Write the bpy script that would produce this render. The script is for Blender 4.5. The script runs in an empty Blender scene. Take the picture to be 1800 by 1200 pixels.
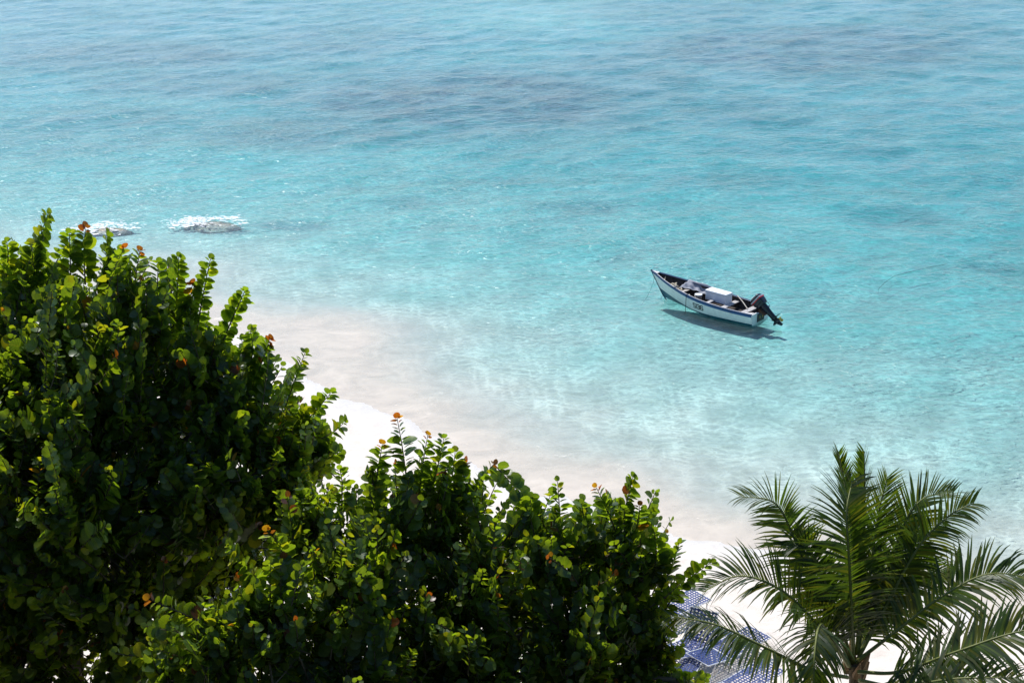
import bpy, bmesh, math, random
import numpy as np
from mathutils import Vector, Matrix, Euler

random.seed(7)
RNG = np.random.default_rng(11)
SC = bpy.context.scene
COL = SC.collection
R = math.radians

# ------------------------------------------------------------------ camera, sky, sun, exposure
PITCH, CAM_H, FPX = R(20.4), 17.0, 2473.0
cam_data = bpy.data.cameras.new('camera')
cam_data.sensor_width = 36.0
cam_data.lens = FPX / 1800.0 * 36.0
cam_data.clip_end = 20000
cam = bpy.data.objects.new('camera', cam_data)
COL.objects.link(cam)
cam.location = (0, 0, CAM_H)
cam.rotation_euler = (R(90) - PITCH, 0, 0)
SC.camera = cam

SUN_EL, SUN_AZ = R(57), R(-24)          # azimuth from +Y, negative is to the left
world = bpy.data.worlds.new('World')
SC.world = world
world.use_nodes = True
wn = world.node_tree
wn.nodes.clear()
wo = wn.nodes.new('ShaderNodeOutputWorld')
wb = wn.nodes.new('ShaderNodeBackground')
ws = wn.nodes.new('ShaderNodeTexSky')
ws.sky_type = 'NISHITA'
ws.sun_disc = False
ws.sun_elevation = SUN_EL
ws.sun_rotation = SUN_AZ
ws.air_density = 1.0
ws.dust_density = 0.2
ws.ozone_density = 4.5
wb.inputs['Strength'].default_value = 0.15
wn.links.new(ws.outputs[0], wb.inputs['Color'])
wn.links.new(wb.outputs[0], wo.inputs['Surface'])

sun_data = bpy.data.lights.new('sun', 'SUN')
sun_data.energy = 4.6
sun_data.angle = R(0.53)
sun_data.color = (1.0, 0.965, 0.92)
sun = bpy.data.objects.new('sun', sun_data)
COL.objects.link(sun)
sdir = Vector((math.sin(SUN_AZ) * math.cos(SUN_EL), math.cos(SUN_AZ) * math.cos(SUN_EL), math.sin(SUN_EL)))
sun.rotation_euler = sdir.to_track_quat('Z', 'Y').to_euler()
sun.location = sdir * 80

SC.view_settings.view_transform = 'Standard'
SC.view_settings.look = 'None'
SC.view_settings.gamma = 1.0
SC.view_settings.use_curve_mapping = False
SC.view_settings.exposure = 0.13
cy = SC.cycles
cy.use_denoising = True
cy.max_bounces = 10
cy.transparent_max_bounces = 12
cy.transmission_bounces = 6
cy.diffuse_bounces = 4
cy.glossy_bounces = 3
cy.volume_bounces = 0
cy.caustics_reflective = False
cy.caustics_refractive = False
cy.sample_clamp_indirect = 4.0
cy.sample_clamp_direct = 5.0

# ------------------------------------------------------------------ helpers
def tag(o, label=None, cat=None, group=None, kind=None):
    if label: o['label'] = label
    if cat: o['category'] = cat
    if group: o['group'] = group
    if kind: o['kind'] = kind
    return o

def empty(name, loc=(0, 0, 0), rz=0.0, parent=None):
    o = bpy.data.objects.new(name, None)
    o.empty_display_size = 0.2
    COL.objects.link(o)
    o.location = loc
    o.rotation_euler = (0, 0, rz)
    o.parent = parent
    return o

def mesh_obj(name, verts, faces, mat=None, parent=None, smooth=False):
    me = bpy.data.meshes.new(name)
    me.from_pydata([tuple(v) for v in verts], [], [tuple(f) for f in faces])
    if mat: me.materials.append(mat)
    if smooth: me.shade_smooth()
    me.update()
    o = bpy.data.objects.new(name, me)
    COL.objects.link(o)
    o.parent = parent
    return o

def bm_obj(name, bm, mat=None, parent=None, smooth=False):
    me = bpy.data.meshes.new(name)
    bm.normal_update()
    bm.to_mesh(me)
    bm.free()
    if mat: me.materials.append(mat)
    if smooth: me.shade_smooth()
    o = bpy.data.objects.new(name, me)
    COL.objects.link(o)
    o.parent = parent
    return o

class MB:
    """collects boxes, tubes and sheets into one mesh"""
    def __init__(self): self.v = []; self.f = []
    def add(self, verts, faces):
        b = len(self.v)
        self.v += [tuple(q) for q in verts]
        self.f += [tuple(b + i for i in fc) for fc in faces]
    def box(self, c, s, m=None):
        x, y, z = s[0] / 2, s[1] / 2, s[2] / 2
        vs = [Vector(q) for q in ((-x,-y,-z),(x,-y,-z),(x,y,-z),(-x,y,-z),(-x,-y,z),(x,-y,z),(x,y,z),(-x,y,z))]
        if m: vs = [m @ q for q in vs]
        vs = [q + Vector(c) for q in vs]
        self.add(vs, [(3,2,1,0),(4,5,6,7),(0,1,5,4),(1,2,6,5),(2,3,7,6),(3,0,4,7)])
    def tube(self, pts, rad, n=6, caps=True):
        pts = [Vector(q) for q in pts]
        if not hasattr(rad, '__len__'): rad = [rad] * len(pts)
        rings = []
        prev = None
        for i, q in enumerate(pts):
            t = (pts[min(i + 1, len(pts) - 1)] - pts[max(i - 1, 0)])
            t = t.normalized() if t.length > 1e-9 else Vector((0, 0, 1))
            if prev is None:
                a = Vector((0, 0, 1)) if abs(t.z) < .9 else Vector((1, 0, 0))
                u = t.cross(a).normalized()
            else:
                u = (prev - t * prev.dot(t))
                u = u.normalized() if u.length > 1e-6 else t.orthogonal().normalized()
            prev = u
            w = t.cross(u)
            rings.append([q + (u * math.cos(2 * math.pi * k / n) + w * math.sin(2 * math.pi * k / n)) * rad[i] for k in range(n)])
        vs = [q for r_ in rings for q in r_]
        fs = []
        for i in range(len(pts) - 1):
            for k in range(n):
                fs.append((i * n + k, i * n + (k + 1) % n, (i + 1) * n + (k + 1) % n, (i + 1) * n + k))
        if caps:
            fs.append(tuple(reversed(range(n))))
            fs.append(tuple(range((len(pts) - 1) * n, len(pts) * n)))
        self.add(vs, fs)
    def build(self, name, mat=None, parent=None, smooth=False):
        return mesh_obj(name, self.v, self.f, mat, parent, smooth)

def at_dist(u, v, D):
    """world point seen at photo position (u, v) at horizontal distance D"""
    r, d = (u - 900) / FPX, (v - 600) / FPX
    dv = Vector((r, math.cos(PITCH) - d * math.sin(PITCH), -math.sin(PITCH) - d * math.cos(PITCH)))
    return Vector((0, 0, CAM_H)) + dv * (D / dv.y)

def at_height(u, v, z):
    r, d = (u - 900) / FPX, (v - 600) / FPX
    dv = Vector((r, math.cos(PITCH) - d * math.sin(PITCH), -math.sin(PITCH) - d * math.cos(PITCH)))
    return Vector((0, 0, CAM_H)) + dv * ((z - CAM_H) / dv.z)

def project(P):
    """numpy (n,3) world -> photo pixel u, v and depth"""
    P = np.asarray(P, float)
    q = P - np.array([0, 0, CAM_H])
    fw = q[:, 1] * math.cos(PITCH) - q[:, 2] * math.sin(PITCH)
    up = q[:, 1] * math.sin(PITCH) + q[:, 2] * math.cos(PITCH)
    return 900 + FPX * q[:, 0] / fw, 600 - FPX * up / fw, fw

def vnoise(x, y, seed=0):
    """value noise 0..1 on arrays"""
    xi, yi = np.floor(x).astype(np.int64), np.floor(y).astype(np.int64)
    fx, fy = x - xi, y - yi
    fx = fx * fx * (3 - 2 * fx); fy = fy * fy * (3 - 2 * fy)
    def h(a, b):
        n = (a * 374761393 + b * 668265263 + seed * 1442695041) & 0x7fffffff
        n = ((n ^ (n >> 13)) * 1274126177) & 0x7fffffff
        return ((n ^ (n >> 16)) & 0xffff) / 65535.0
    return (h(xi, yi) * (1 - fx) + h(xi + 1, yi) * fx) * (1 - fy) + (h(xi, yi + 1) * (1 - fx) + h(xi + 1, yi + 1) * fx) * fy

def fbm(x, y, oct_=4, seed=0):
    s, a, t = 0, .5, 0
    for k in range(oct_):
        s = s + a * vnoise(x * 2 ** k + 17.3 * k, y * 2 ** k - 9.1 * k, seed + k); t += a; a *= .5
    return s / t

class NT:
    def __init__(self, name):
        self.m = bpy.data.materials.new(name); self.m.use_nodes = True
        self.t = self.m.node_tree; self.t.nodes.clear()
        self.out = self.t.nodes.new('ShaderNodeOutputMaterial')
    def n(self, typ, **kw):
        nd = self.t.nodes.new(typ)
        for k, v in kw.items():
            if k.startswith('i_'):
                key = k[2:].replace('_', ' ')
                nd.inputs[key].default_value = v
            else: setattr(nd, k, v)
        return nd
    def l(self, a, b): self.t.links.new(a, b)
    def math(self, op, a, b=None, clamp=False):
        nd = self.t.nodes.new('ShaderNodeMath'); nd.operation = op; nd.use_clamp = clamp
        for i, q in enumerate((a, b)):
            if q is None: continue
            if hasattr(q, 'links'): self.l(q, nd.inputs[i])
            else: nd.inputs[i].default_value = q
        return nd.outputs[0]
    def mix(self, f, a, b):
        nd = self.t.nodes.new('ShaderNodeMix'); nd.data_type = 'RGBA'
        for i, q in ((0, f), (6, a), (7, b)):
            if hasattr(q, 'links'): self.l(q, nd.inputs[i])
            else: nd.inputs[i].default_value = q if not isinstance(q, tuple) else (q + (1,))[:4]
        return nd.outputs[2]
    def ramp(self, f, stops):
        nd = self.t.nodes.new('ShaderNodeValToRGB')
        e = nd.color_ramp.elements
        while len(e) < len(stops): e.new(.5)
        for k, (p, c) in enumerate(stops):
            e[k].position = p
            e[k].color = (c, c, c, 1) if not isinstance(c, tuple) else (c + (1,))[:4]
        self.l(f, nd.inputs[0])
        return nd.outputs[0]
    def noise(self, scale, detail=3, rough=.55, vec=None, dist=0.0):
        nd = self.t.nodes.new('ShaderNodeTexNoise')
        nd.inputs['Scale'].default_value = scale; nd.inputs['Detail'].default_value = detail
        nd.inputs['Roughness'].default_value = rough; nd.inputs['Distortion'].default_value = dist
        if vec is not None: self.l(vec, nd.inputs['Vector'])
        return nd.outputs[0]

def simple(name, col, rough=.6, var=.12, scale=6, bump=0.0, spec=.4, metal=0.0):
    """plain painted surface with a little uneven wear"""
    g = NT(name)
    p = g.n('ShaderNodeBsdfPrincipled', i_Roughness=rough, i_Metallic=metal)
    p.inputs['Specular IOR Level'].default_value = spec
    tc = g.n('ShaderNodeTexCoord')
    nz = g.noise(scale, 5, .6, tc.outputs['Object'])
    a = tuple(c * (1 - var) for c in col); b = tuple(min(1, c * (1 + var)) for c in col)
    g.l(g.mix(g.ramp(nz, [(.3, 0.0), (.7, 1.0)]), a, b), p.inputs['Base Color'])
    if bump:
        bp = g.n('ShaderNodeBump', i_Strength=bump, i_Distance=.02)
        g.l(g.noise(scale * 4, 4, .6, tc.outputs['Object']), bp.inputs['Height'])
        g.l(bp.outputs[0], p.inputs['Normal'])
    g.l(p.outputs[0], g.out.inputs['Surface'])
    return g.m

# ------------------------------------------------------------------ shore, seabed, sea
SHORE = np.array([(-400, 230), (-90, 82), (-40, 59), (-24, 53.5), (-15, 50.2), (-9.5, 46), (-5.4, 40.6), (-3.3, 38.4), (0, 35.0), (1.9, 33.4), (4.4, 31.0), (6.3, 30.1), (9.4, 28.6), (14, 27), (40, 20), (400, -60)], float)

def shore_dist(x, y):
    """signed distance to the shoreline, positive out at sea"""
    best = np.full(x.shape, 1e9); sgn = np.ones(x.shape)
    for (ax, ay), (bx, by) in zip(SHORE[:-1], SHORE[1:]):
        dx, dy = bx - ax, by - ay
        t = np.clip(((x - ax) * dx + (y - ay) * dy) / (dx * dx + dy * dy), 0, 1)
        d = np.hypot(x - ax - t * dx, y - ay - t * dy)
        s = np.sign(dx * (y - ay) - dy * (x - ax))
        up = d < best - 1e-9
        best = np.where(up, d, best); sgn = np.where(up, s, sgn)
    return best * np.where(sgn == 0, 1, sgn)

def ground_z(x, y):
    x = np.asarray(x, float); y = np.asarray(y, float)
    s = shore_dist(x, y) + (fbm(x * .35, y * .35, 3, 3) - .5) * 2.2
    sp = np.clip(s, 0, None)
    bank = 2.2 * np.exp(-(((x + 5.2) / 4.0) ** 2 + ((y - 46.8) / 3.6) ** 2)) + 2.5 * np.exp(-(((x + 14) / 6.0) ** 2 + ((y - 56) / 3.0) ** 2))
    se = np.clip(sp - bank, 0, None)
    dep = 0.004 * sp + 0.033 * se * se / (se + 2.0) 
    dep = .8 * (1 - np.exp(-dep / .8)) + 0.0015 * np.clip(sp - 40, 0, 200)
    dep = dep * (1 + .30 * (fbm(x * .09, y * .14, 3, 21) - .5)) + np.clip(sp, 0, 1) * .014 * (fbm(x * 1.1 + y * .8, y * .9, 3, 5) - .5)
    dep = dep * (1 - .40 * np.clip((sp - 45) / 45, 0, 1)) * (1 - .5 * np.exp(-(((x - 3) / 13) ** 2 + ((y - 134) / 13) ** 2)))
    dep = dep - .02 * np.exp(-(((x - 7.4) / 7) ** 2 + ((y - 48.5) / 6) ** 2))
    dep = np.maximum(dep, .014 * np.clip(sp, 0, 1.2))
    sl = np.clip(-s, 0, None)
    up = 0.075 * sl - 0.0012 * np.clip(sl, 0, 30) ** 2
    up = np.where(sl > 30, 0.075 * 30 - .0012 * 900, up)
    up = up + np.clip(sl, 0, 1.0) * .07 * (fbm(x * 1.6, y * 1.6, 4, 9) - .5)
    return np.where(s > 0, -dep, up)

def gz(x, y): return float(ground_z(np.array([x]), np.array([y]))[0])

def grid_mesh(name, xs, ys, zf, mat, close_z=None):
    X, Y = np.meshgrid(xs, ys)
    Z = zf(X, Y)
    nx, ny = len(xs), len(ys)
    V = np.stack([X, Y, Z], -1).reshape(-1, 3)
    i = np.arange(ny - 1)[:, None] * nx + np.arange(nx - 1)[None, :]
    F = np.stack([i, i + 1, i + nx + 1, i + nx], -1).reshape(-1, 4)
    if close_z is not None:
        b = len(V)
        border = list(range(nx)) + [r * nx + nx - 1 for r in range(1, ny)] + [(ny - 1) * nx + c for c in range(nx - 2, -1, -1)] + [r * nx for r in range(ny - 2, 0, -1)]
        low = V[border].copy(); low[:, 2] = close_z
        V = np.vstack([V, low])
        m = len(border)
        side = np.array([(border[(k + 1) % m], border[k], b + k, b + (k + 1) % m) for k in range(m)])
        F = np.vstack([F, side])
    me = bpy.data.meshes.new(name)
    fl = [tuple(q) for q in F.tolist()]
    if close_z is not None: fl.append(tuple(reversed(range(b, b + m))))
    me.from_pydata(V.tolist(), [], fl)
    me.materials.append(mat)
    me.shade_smooth()
    o = bpy.data.objects.new(name, me)
    COL.objects.link(o)
    return o, V

def far_axis(lo, hi, core):
    return np.concatenate([lo, core, hi])

def rows(y0, y1, d0, d1):
    out = [y0]
    while out[-1] < y1:
        t = (out[-1] - y0) / (y1 - y0)
        out.append(out[-1] + d0 + (d1 - d0) * t)
    return np.array(out)

# sand and seabed material: dry above the wash, wet below, seagrass and weed patches far out
g = NT('sand')
p = g.n('ShaderNodeBsdfPrincipled')
tc = g.n('ShaderNodeTexCoord'); P = tc.outputs['Object']
sep = g.n('ShaderNodeSeparateXYZ'); g.l(P, sep.inputs[0])
wob = g.math('MULTIPLY', g.math('SUBTRACT', g.noise(.9, 4, .6, P), .5), .05)
zz = g.math('ADD', sep.outputs[2], wob)
mr = g.n('ShaderNodeMapRange'); mr.inputs[1].default_value = .0; mr.inputs[2].default_value = .10
g.l(zz, mr.inputs[0])
grain = g.ramp(g.noise(2.2, 6, .65, P), [(.3, 0.0), (.72, 1.0)])
dry = g.mix(grain, (.64, .56, .475), (.77, .695, .61))
wet = g.mix(grain, (.59, .55, .495), (.67, .63, .57))
base = g.mix(mr.outputs[0], wet, dry)
at_ = g.n('ShaderNodeAttribute', attribute_name='weed')
wn_ = g.ramp(g.noise(.55, 6, .7, P), [(.36, 0.0), (.62, 1.0)])
wf = g.math('MULTIPLY', at_.outputs['Fac'], g.math('ADD', g.math('MULTIPLY', wn_, .5), .42), True)
base = g.mix(wf, base, (.10, .145, .165))
g.l(base, p.inputs['Base Color'])
rr = g.n('ShaderNodeMapRange'); rr.inputs[3].default_value = .35; rr.inputs[4].default_value = .95
g.l(mr.outputs[0], rr.inputs[0]); g.l(rr.outputs[0], p.inputs['Roughness'])
p.inputs['Specular IOR Level'].default_value = .25
bp = g.n('ShaderNodeBump', i_Strength=.6, i_Distance=.06)
g.l(g.noise(3.2, 6, .65, P), bp.inputs['Height']); g.l(bp.outputs[0], p.inputs['Normal'])
g.l(p.outputs[0], g.out.inputs['Surface'])
SAND = g.m

gx = far_axis([-6000, -1500, -400, -150, -90], [90, 150, 400, 1500, 6000], np.concatenate([np.arange(-66, -12, .4), np.arange(-12, 16, .12), np.arange(16, 66.01, .4)]))
gy = far_axis([-3000, -600, -120, -30, 0, 10], [175, 240, 400, 900, 3000, 9000], rows(16, 160, .13, .9))
ground, GV = grid_mesh('ground', gx, gy, ground_z, SAND)
tag(ground, 'white coral sand beach running down into the shallow seabed', None, None, 'structure')

def weed_mask(x, y):
    m = np.zeros_like(x)
    w = (fbm(x * .06, y * .06, 3, 41) - .5) * 10
    for (u, v, ru, rv, a) in ((830, 165, 330, 62, 1.0), (1120, 120, 170, 50, .55), (1430, 75, 280, 42, .95), (1250, 175, 220, 26, .35), (230, 80, 260, 26, .7),
                              (560, 215, 260, 34, .75), (160, 215, 230, 50, .5), (380, 130, 200, 26, .6), (620, 55, 190, 26, .45), (1190, 15, 160, 22, .5), (1720, 60, 120, 50, .4),
                              (1340, 160, 90, 14, .5), (1030, 345, 90, 14, .55), (700, 340, 60, 12, .4), (1560, 360, 110, 22, .4), (1740, 450, 60, 16, .6), (900, 300, 120, 12, .3), (180, 290, 26, 6, .5),
                              (505, 384, 70, 10, .9), (395, 398, 50, 8, .8), (110, 412, 60, 7, .5), (1280, 295, 160, 16, .35), (1420, 240, 200, 18, .3), (1230, 700, 30, 6, .15)):
        c = at_height(u, v, 0); e = at_height(u + ru, v, 0); t = at_height(u, v - rv, 0); b = at_height(u, v + rv, 0)
        rx, ry = abs(e.x - c.x), abs(t.y - b.y) / 2
        cy_ = (t.y + b.y) / 2
        wk = min(1.0, rx / 14)
        q = np.hypot((x + w * wk - c.x) / rx, (y + w * .8 * wk - cy_) / ry)
        m = np.maximum(m, a * np.clip((1.25 - q) / .65, 0, 1))
    return m
wm = weed_mask(GV[:, 0], GV[:, 1]) * np.where(ground_z(GV[:, 0], GV[:, 1]) < -.05, 1, 0)
at2 = ground.data.attributes.new('weed', 'FLOAT', 'POINT')
at2.data.foreach_set('value', wm.astype(np.float32))

# sea: a closed body of clear water, absorbing red light, with a rippled surface
g = NT('sea_water')
tc = g.n('ShaderNodeTexCoord'); P = tc.outputs['Object']
mp = g.n('ShaderNodeMapping'); mp.inputs['Rotation'].default_value = (0, 0, R(-30)); mp.inputs['Scale'].default_value = (.85, 1.1, 1)
g.l(P, mp.inputs['Vector']); PM = mp.outputs[0]
gust = g.ramp(g.noise(.10, 4, .6, P), [(.35, 0.35), (.65, 1.0)])
n1 = g.noise(1.5, 2, .5, PM, .7)
n2 = g.noise(4.2, 3, .6, PM, .9)
dat = g.n('ShaderNodeAttribute', attribute_name='depth')
damp = g.ramp(dat.outputs['Fac'], [(.02, .16), (.38, 1.0)])
hgt = g.math('MULTIPLY', damp, g.math('ADD', g.math('MULTIPLY', n1, .75), g.math('MULTIPLY', g.math('MULTIPLY', n2, gust), .60)))
bp = g.n('ShaderNodeBump', i_Strength=1.0, i_Distance=.15)
g.l(hgt, bp.inputs['Height'])
fr = g.n('ShaderNodeFresnel', i_IOR=1.33); g.l(bp.outputs[0], fr.inputs['Normal'])
gl = g.n('ShaderNodeBsdfGlossy', i_Roughness=.21); g.l(bp.outputs[0], gl.inputs['Normal'])
# caustic light painted into the water's transparent colour as a cell pattern
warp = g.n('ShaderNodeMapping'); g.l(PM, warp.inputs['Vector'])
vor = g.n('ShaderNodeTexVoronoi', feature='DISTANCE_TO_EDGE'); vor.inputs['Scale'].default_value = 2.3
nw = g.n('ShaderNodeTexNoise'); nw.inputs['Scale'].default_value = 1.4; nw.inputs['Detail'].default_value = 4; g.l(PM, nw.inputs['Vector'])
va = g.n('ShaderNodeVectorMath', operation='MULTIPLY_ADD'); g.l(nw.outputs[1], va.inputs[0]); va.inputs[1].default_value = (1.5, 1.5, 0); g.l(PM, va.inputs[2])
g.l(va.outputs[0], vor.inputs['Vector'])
caustic_r = g.ramp(vor.outputs['Distance'], [(.0, 1.0), (.05, .75), (.16, .25), (.40, .0)])
caustic_v = g.math('ADD', g.math('MULTIPLY', g.math('MULTIPLY', caustic_r, g.ramp(dat.outputs['Fac'], [(.02, .2), (.14, 1.0)])), g.ramp(g.noise(.5, 3, .6, P), [(.35, .10), (.65, .42)])), .865)
lens = g.n('ShaderNodeCombineColor'); [g.l(caustic_v, lens.inputs[k]) for k in range(3)]; lens = lens.outputs[0]  # grey tint carrying the painted caustics
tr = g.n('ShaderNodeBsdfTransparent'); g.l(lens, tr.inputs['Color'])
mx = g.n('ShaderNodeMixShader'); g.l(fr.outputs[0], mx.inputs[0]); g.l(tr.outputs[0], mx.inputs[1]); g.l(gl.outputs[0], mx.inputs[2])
# fine sediment and bubbles carried in the top of the water
mk = g.ramp(g.noise(.22, 5, .62, PM, .5), [(.38, .01), (.66, .085)])
wash = g.ramp(dat.outputs['Fac'], [(.0, .60), (.035, .36), (.11, .0)])
wash = g.math('MULTIPLY', wash, g.ramp(g.noise(.7, 5, .65, PM, .8), [(.3, .25), (.7, 1.0)]))
chop = g.n('ShaderNodeAttribute', attribute_name='offshore')
mk = g.math('MULTIPLY', mk, g.math('ADD', g.math('MULTIPLY', chop.outputs['Fac'], 1.15), .35))
# broken foam lines left by the wash along lines of equal depth
iso = g.math('ADD', dat.outputs['Fac'], g.math('MULTIPLY', g.math('SUBTRACT', g.noise(.55, 4, .6, P), .5), .09))
fl1 = g.math('LESS_THAN', g.math('ABSOLUTE', g.math('SUBTRACT', iso, .012)), .0022)
fl2 = g.math('LESS_THAN', g.math('ABSOLUTE', g.math('SUBTRACT', iso, .055)), .0018)
fbr = g.ramp(g.noise(1.6, 5, .7, PM, .5), [(.56, 0.0), (.66, .6)])
fline = g.math('MULTIPLY', g.math('MAXIMUM', fl1, fl2), fbr)
mkw = g.math('MAXIMUM', g.math('MAXIMUM', mk, wash), fline)
df = g.n('ShaderNodeBsdfDiffuse'); g.l(g.mix(g.ramp(dat.outputs['Fac'], [(.03, 0.0), (.14, 1.0)]), (.95, .845, .715), (.60, .78, .84)), df.inputs['Color'])
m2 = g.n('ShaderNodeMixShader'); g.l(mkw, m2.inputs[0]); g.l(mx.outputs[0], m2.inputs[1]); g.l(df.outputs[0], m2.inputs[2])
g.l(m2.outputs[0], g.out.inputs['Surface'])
ab = g.n('ShaderNodeVolumeAbsorption', i_Density=1.0); ab.inputs['Color'].default_value = (.21, .86, .90, 1)
g.l(ab.outputs[0], g.out.inputs['Volume'])
SEA = g.m

WAVES = []
for k in range(46):
    lam = 0.9 * (7.5 / .9) ** (k / 45.0)
    th = R(118) + RNG.normal(0, .62)
    WAVES.append((2 * math.pi / lam * math.cos(th), 2 * math.pi / lam * math.sin(th), RNG.uniform(0, 6.28), .0038 * lam ** .55))

def sea_z(x, y):
    x = np.asarray(x, float); y = np.asarray(y, float)
    z = np.zeros_like(x)
    for kx, ky, ph, a in WAVES:
        z = z + a * np.sin(kx * x + ky * y + ph)
    dep = -ground_z(x, y)
    far = np.clip((300 - np.hypot(x, y)) / 120, 0, 1)
    boat = 1 - .75 * np.exp(-(((x - 7.4) / 3.2) ** 2 + ((y - 49.2) / 3.2) ** 2))
    return z * np.clip(dep / .5, 0.06, 1) * far * boat

wx = far_axis([-5900, -1400, -380, -140, -85], [85, 140, 380, 1400, 5900], np.arange(-62, 62.01, .32))
wy = far_axis([-70, 0, 12], [170, 240, 400, 900, 2900, 8900], rows(20, 158, .16, .7))
sea, WV = grid_mesh('sea', wx, wy, sea_z, SEA, -40.0)
at3 = sea.data.attributes.new('depth', 'FLOAT', 'POINT')
at4 = sea.data.attributes.new('offshore', 'FLOAT', 'POINT')
at4.data.foreach_set('value', np.clip((shore_dist(WV[:, 0], WV[:, 1]) - 14) / 45, 0, 1).astype(np.float32))
at3 = sea.data.attributes['depth']
at3.data.foreach_set('value', np.clip(-ground_z(WV[:, 0], WV[:, 1]), 0, 1).astype(np.float32))
tag(sea, 'clear turquoise sea with small wind ripples', None, None, 'structure')

# the green bluff added unseen to cut fill light on the trees: low scrubby foot behind the trees, steep face, rising ground behind the camera
g = NT('blocker_scrub')
p = g.n('ShaderNodeBsdfPrincipled', i_Roughness=.95)
tc = g.n('ShaderNodeTexCoord')
n1 = g.ramp(g.noise(.8, 7, .7, tc.outputs['Object']), [(.35, 0.0), (.68, 1.0)])
g.l(g.mix(n1, (.030, .045, .016), (.085, .080, .048)), p.inputs['Base Color'])
bp = g.n('ShaderNodeBump', i_Strength=1.0, i_Distance=.4); g.l(g.noise(2.5, 6, .7, tc.outputs['Object']), bp.inputs['Height']); g.l(bp.outputs[0], p.inputs['Normal'])
g.l(p.outputs[0], g.out.inputs['Surface'])
def blocker_z(x, y):
    prof = np.interp(y, [-400, -60, -30, -6, 0.5, 2.5, 5, 9, 14, 16.2, 18], [26, 26, 22, 17, 15.2, 13.5, 6.0, 3.2, 1.9, 1.25, .2])
    n_ = (fbm(x * .25, y * .25, 4, 61) - .5) * 1.6 + (fbm(x * 1.1, y * 1.1, 3, 62) - .5) * .7
    near = np.clip(np.hypot(x, y) / 5.0, 0, 1)
    return prof + n_ * near * np.clip((16.5 - y) / 4, 0, 1) - .12 * np.clip(np.abs(x) - 60, 0, 100)
blocker, _ = grid_mesh('fill_blocker', far_axis([-300, -150], [150, 300], np.arange(-80, 80.1, .8)), np.concatenate([[-400, -200, -100], np.arange(-60, 18.01, .6)]), blocker_z, g.m)
tag(blocker, 'scrub covered bluff added unseen to cut fill light on the beach trees', None, None, 'structure')
# ------------------------------------------------------------------ the boat
M_WHITE = simple('boat_white_paint', (.80, .80, .77), .45, .10, 7, .05)
M_BLUE = simple('boat_blue_paint', (.012, .085, .25), .4, .25, 9, .05)
M_NAVY = simple('boat_navy_paint', (.008, .03, .085), .4, .3, 9, .05)
M_BOTTOM = simple('boat_bottom_paint', (.008, .10, .155), .5, .3, 6, .05)
M_INSIDE = simple('boat_inside_wood', (.055, .043, .038), .8, .4, 9, .25)
M_THWART = simple('weathered_thwart_paint', (.42, .40, .385), .7, .2, 12, .15)
M_RAIL = simple('rail_white_paint', (.72, .70, .66), .55, .2, 10, .1)
M_COWL = simple('engine_dark_paint', (.010, .014, .026), .22, .2, 8, 0, .5)
M_GREYCOWL = simple('engine_grey_band', (.42, .44, .47), .3, .1, 8, 0, .5)
M_RED = simple('engine_red_band', (.52, .015, .02), .35, .1, 8)
M_YEL = simple('brass_propeller', (.62, .42, .05), .35, .2, 9, 0, .5, .4)
M_FOAMBOX = simple('cooler_white_foam', (.86, .86, .86), .6, .04, 5, .06)
M_BUCKET = simple('bucket_white_plastic', (.80, .81, .82), .35, .05, 5)
M_TARP = simple('grey_tarp_cloth', (.30, .31, .345), .7, .15, 6, .15)
M_ROPE = simple('cream_rope', (.62, .54, .40), .9, .25, 22, .5)
M_DARKROPE = simple('dark_rope', (.035, .033, .03), .9, .25, 22, .4)
M_BLACK = simple('black_paint', (.008, .008, .008), .5, .1, 8)
M_JUG = simple('blue_plastic', (.02, .08, .42), .35, .1, 8)
M_STICK = simple('pale_wood_pole', (.55, .50, .42), .7, .15, 14, .1)
M_RUST = simple('rusty_steel', (.14, .06, .03), .8, .5, 16, .3)

LOA = 4.77
def b_half(t):      # gunwale half beam along the hull, 0 stern, 1 stem head
    pts = [(0, .62), (.15, .69), (.35, .745), (.5, .74), (.65, .65), (.8, .45), (.9, .25), (.97, .08), (1, .012)]
    return float(np.interp(t, *zip(*pts)))
_ts = np.linspace(0, 1, 41)
_bh = np.array([b_half(t) for t in _ts]); 
for _ in range(3): _bh[1:-1] = (_bh[:-2] + 2 * _bh[1:-1] + _bh[2:]) / 4
def bh(t): return float(np.interp(t, _ts, _bh))
def zg(t): return .40 + .04 * t + .51 * t ** 2.3
def zbot(t): return .035 + .32 * max(0, (t - .62) / .38) ** 1.25
def strake(t): return .085 - .03 * max(0, (t - .6) / .4)
def stem_x(z):      # where the stem lies at height z, as distance from the transom
    return LOA - .63 * ((.95 - z) / .95) ** 1.0 if z > 0 else LOA - .63 - (-z) * 1.6
def hull_pt(t, z, side=1, off=0.0):
    """a point of the outer side at height z on station t"""
    zt = zg(t)
    zk = -.14 + .20 * max(0, (t - .75) / .25) ** 2
    zc = -.02 + .16 * max(0, (t - .55) / .45) ** 1.5        # chine
    B = bh(t)
    Bc = B * (.86 - .42 * max(0, (t - .45) / .55) ** 1.2)
    if z >= zc:
        f = (z - zc) / (zt - zc)
        y = Bc + (B - Bc) * f + .02 * math.sin(math.pi * f) * min(1, B / .3)
    else:
        y = Bc * max(0, (z - zk) / (zc - zk))
    # sections lean forward toward the raked stem
    x = t * stem_x(z)
    return Vector((x, side * max(.004, y + off), z))

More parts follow.
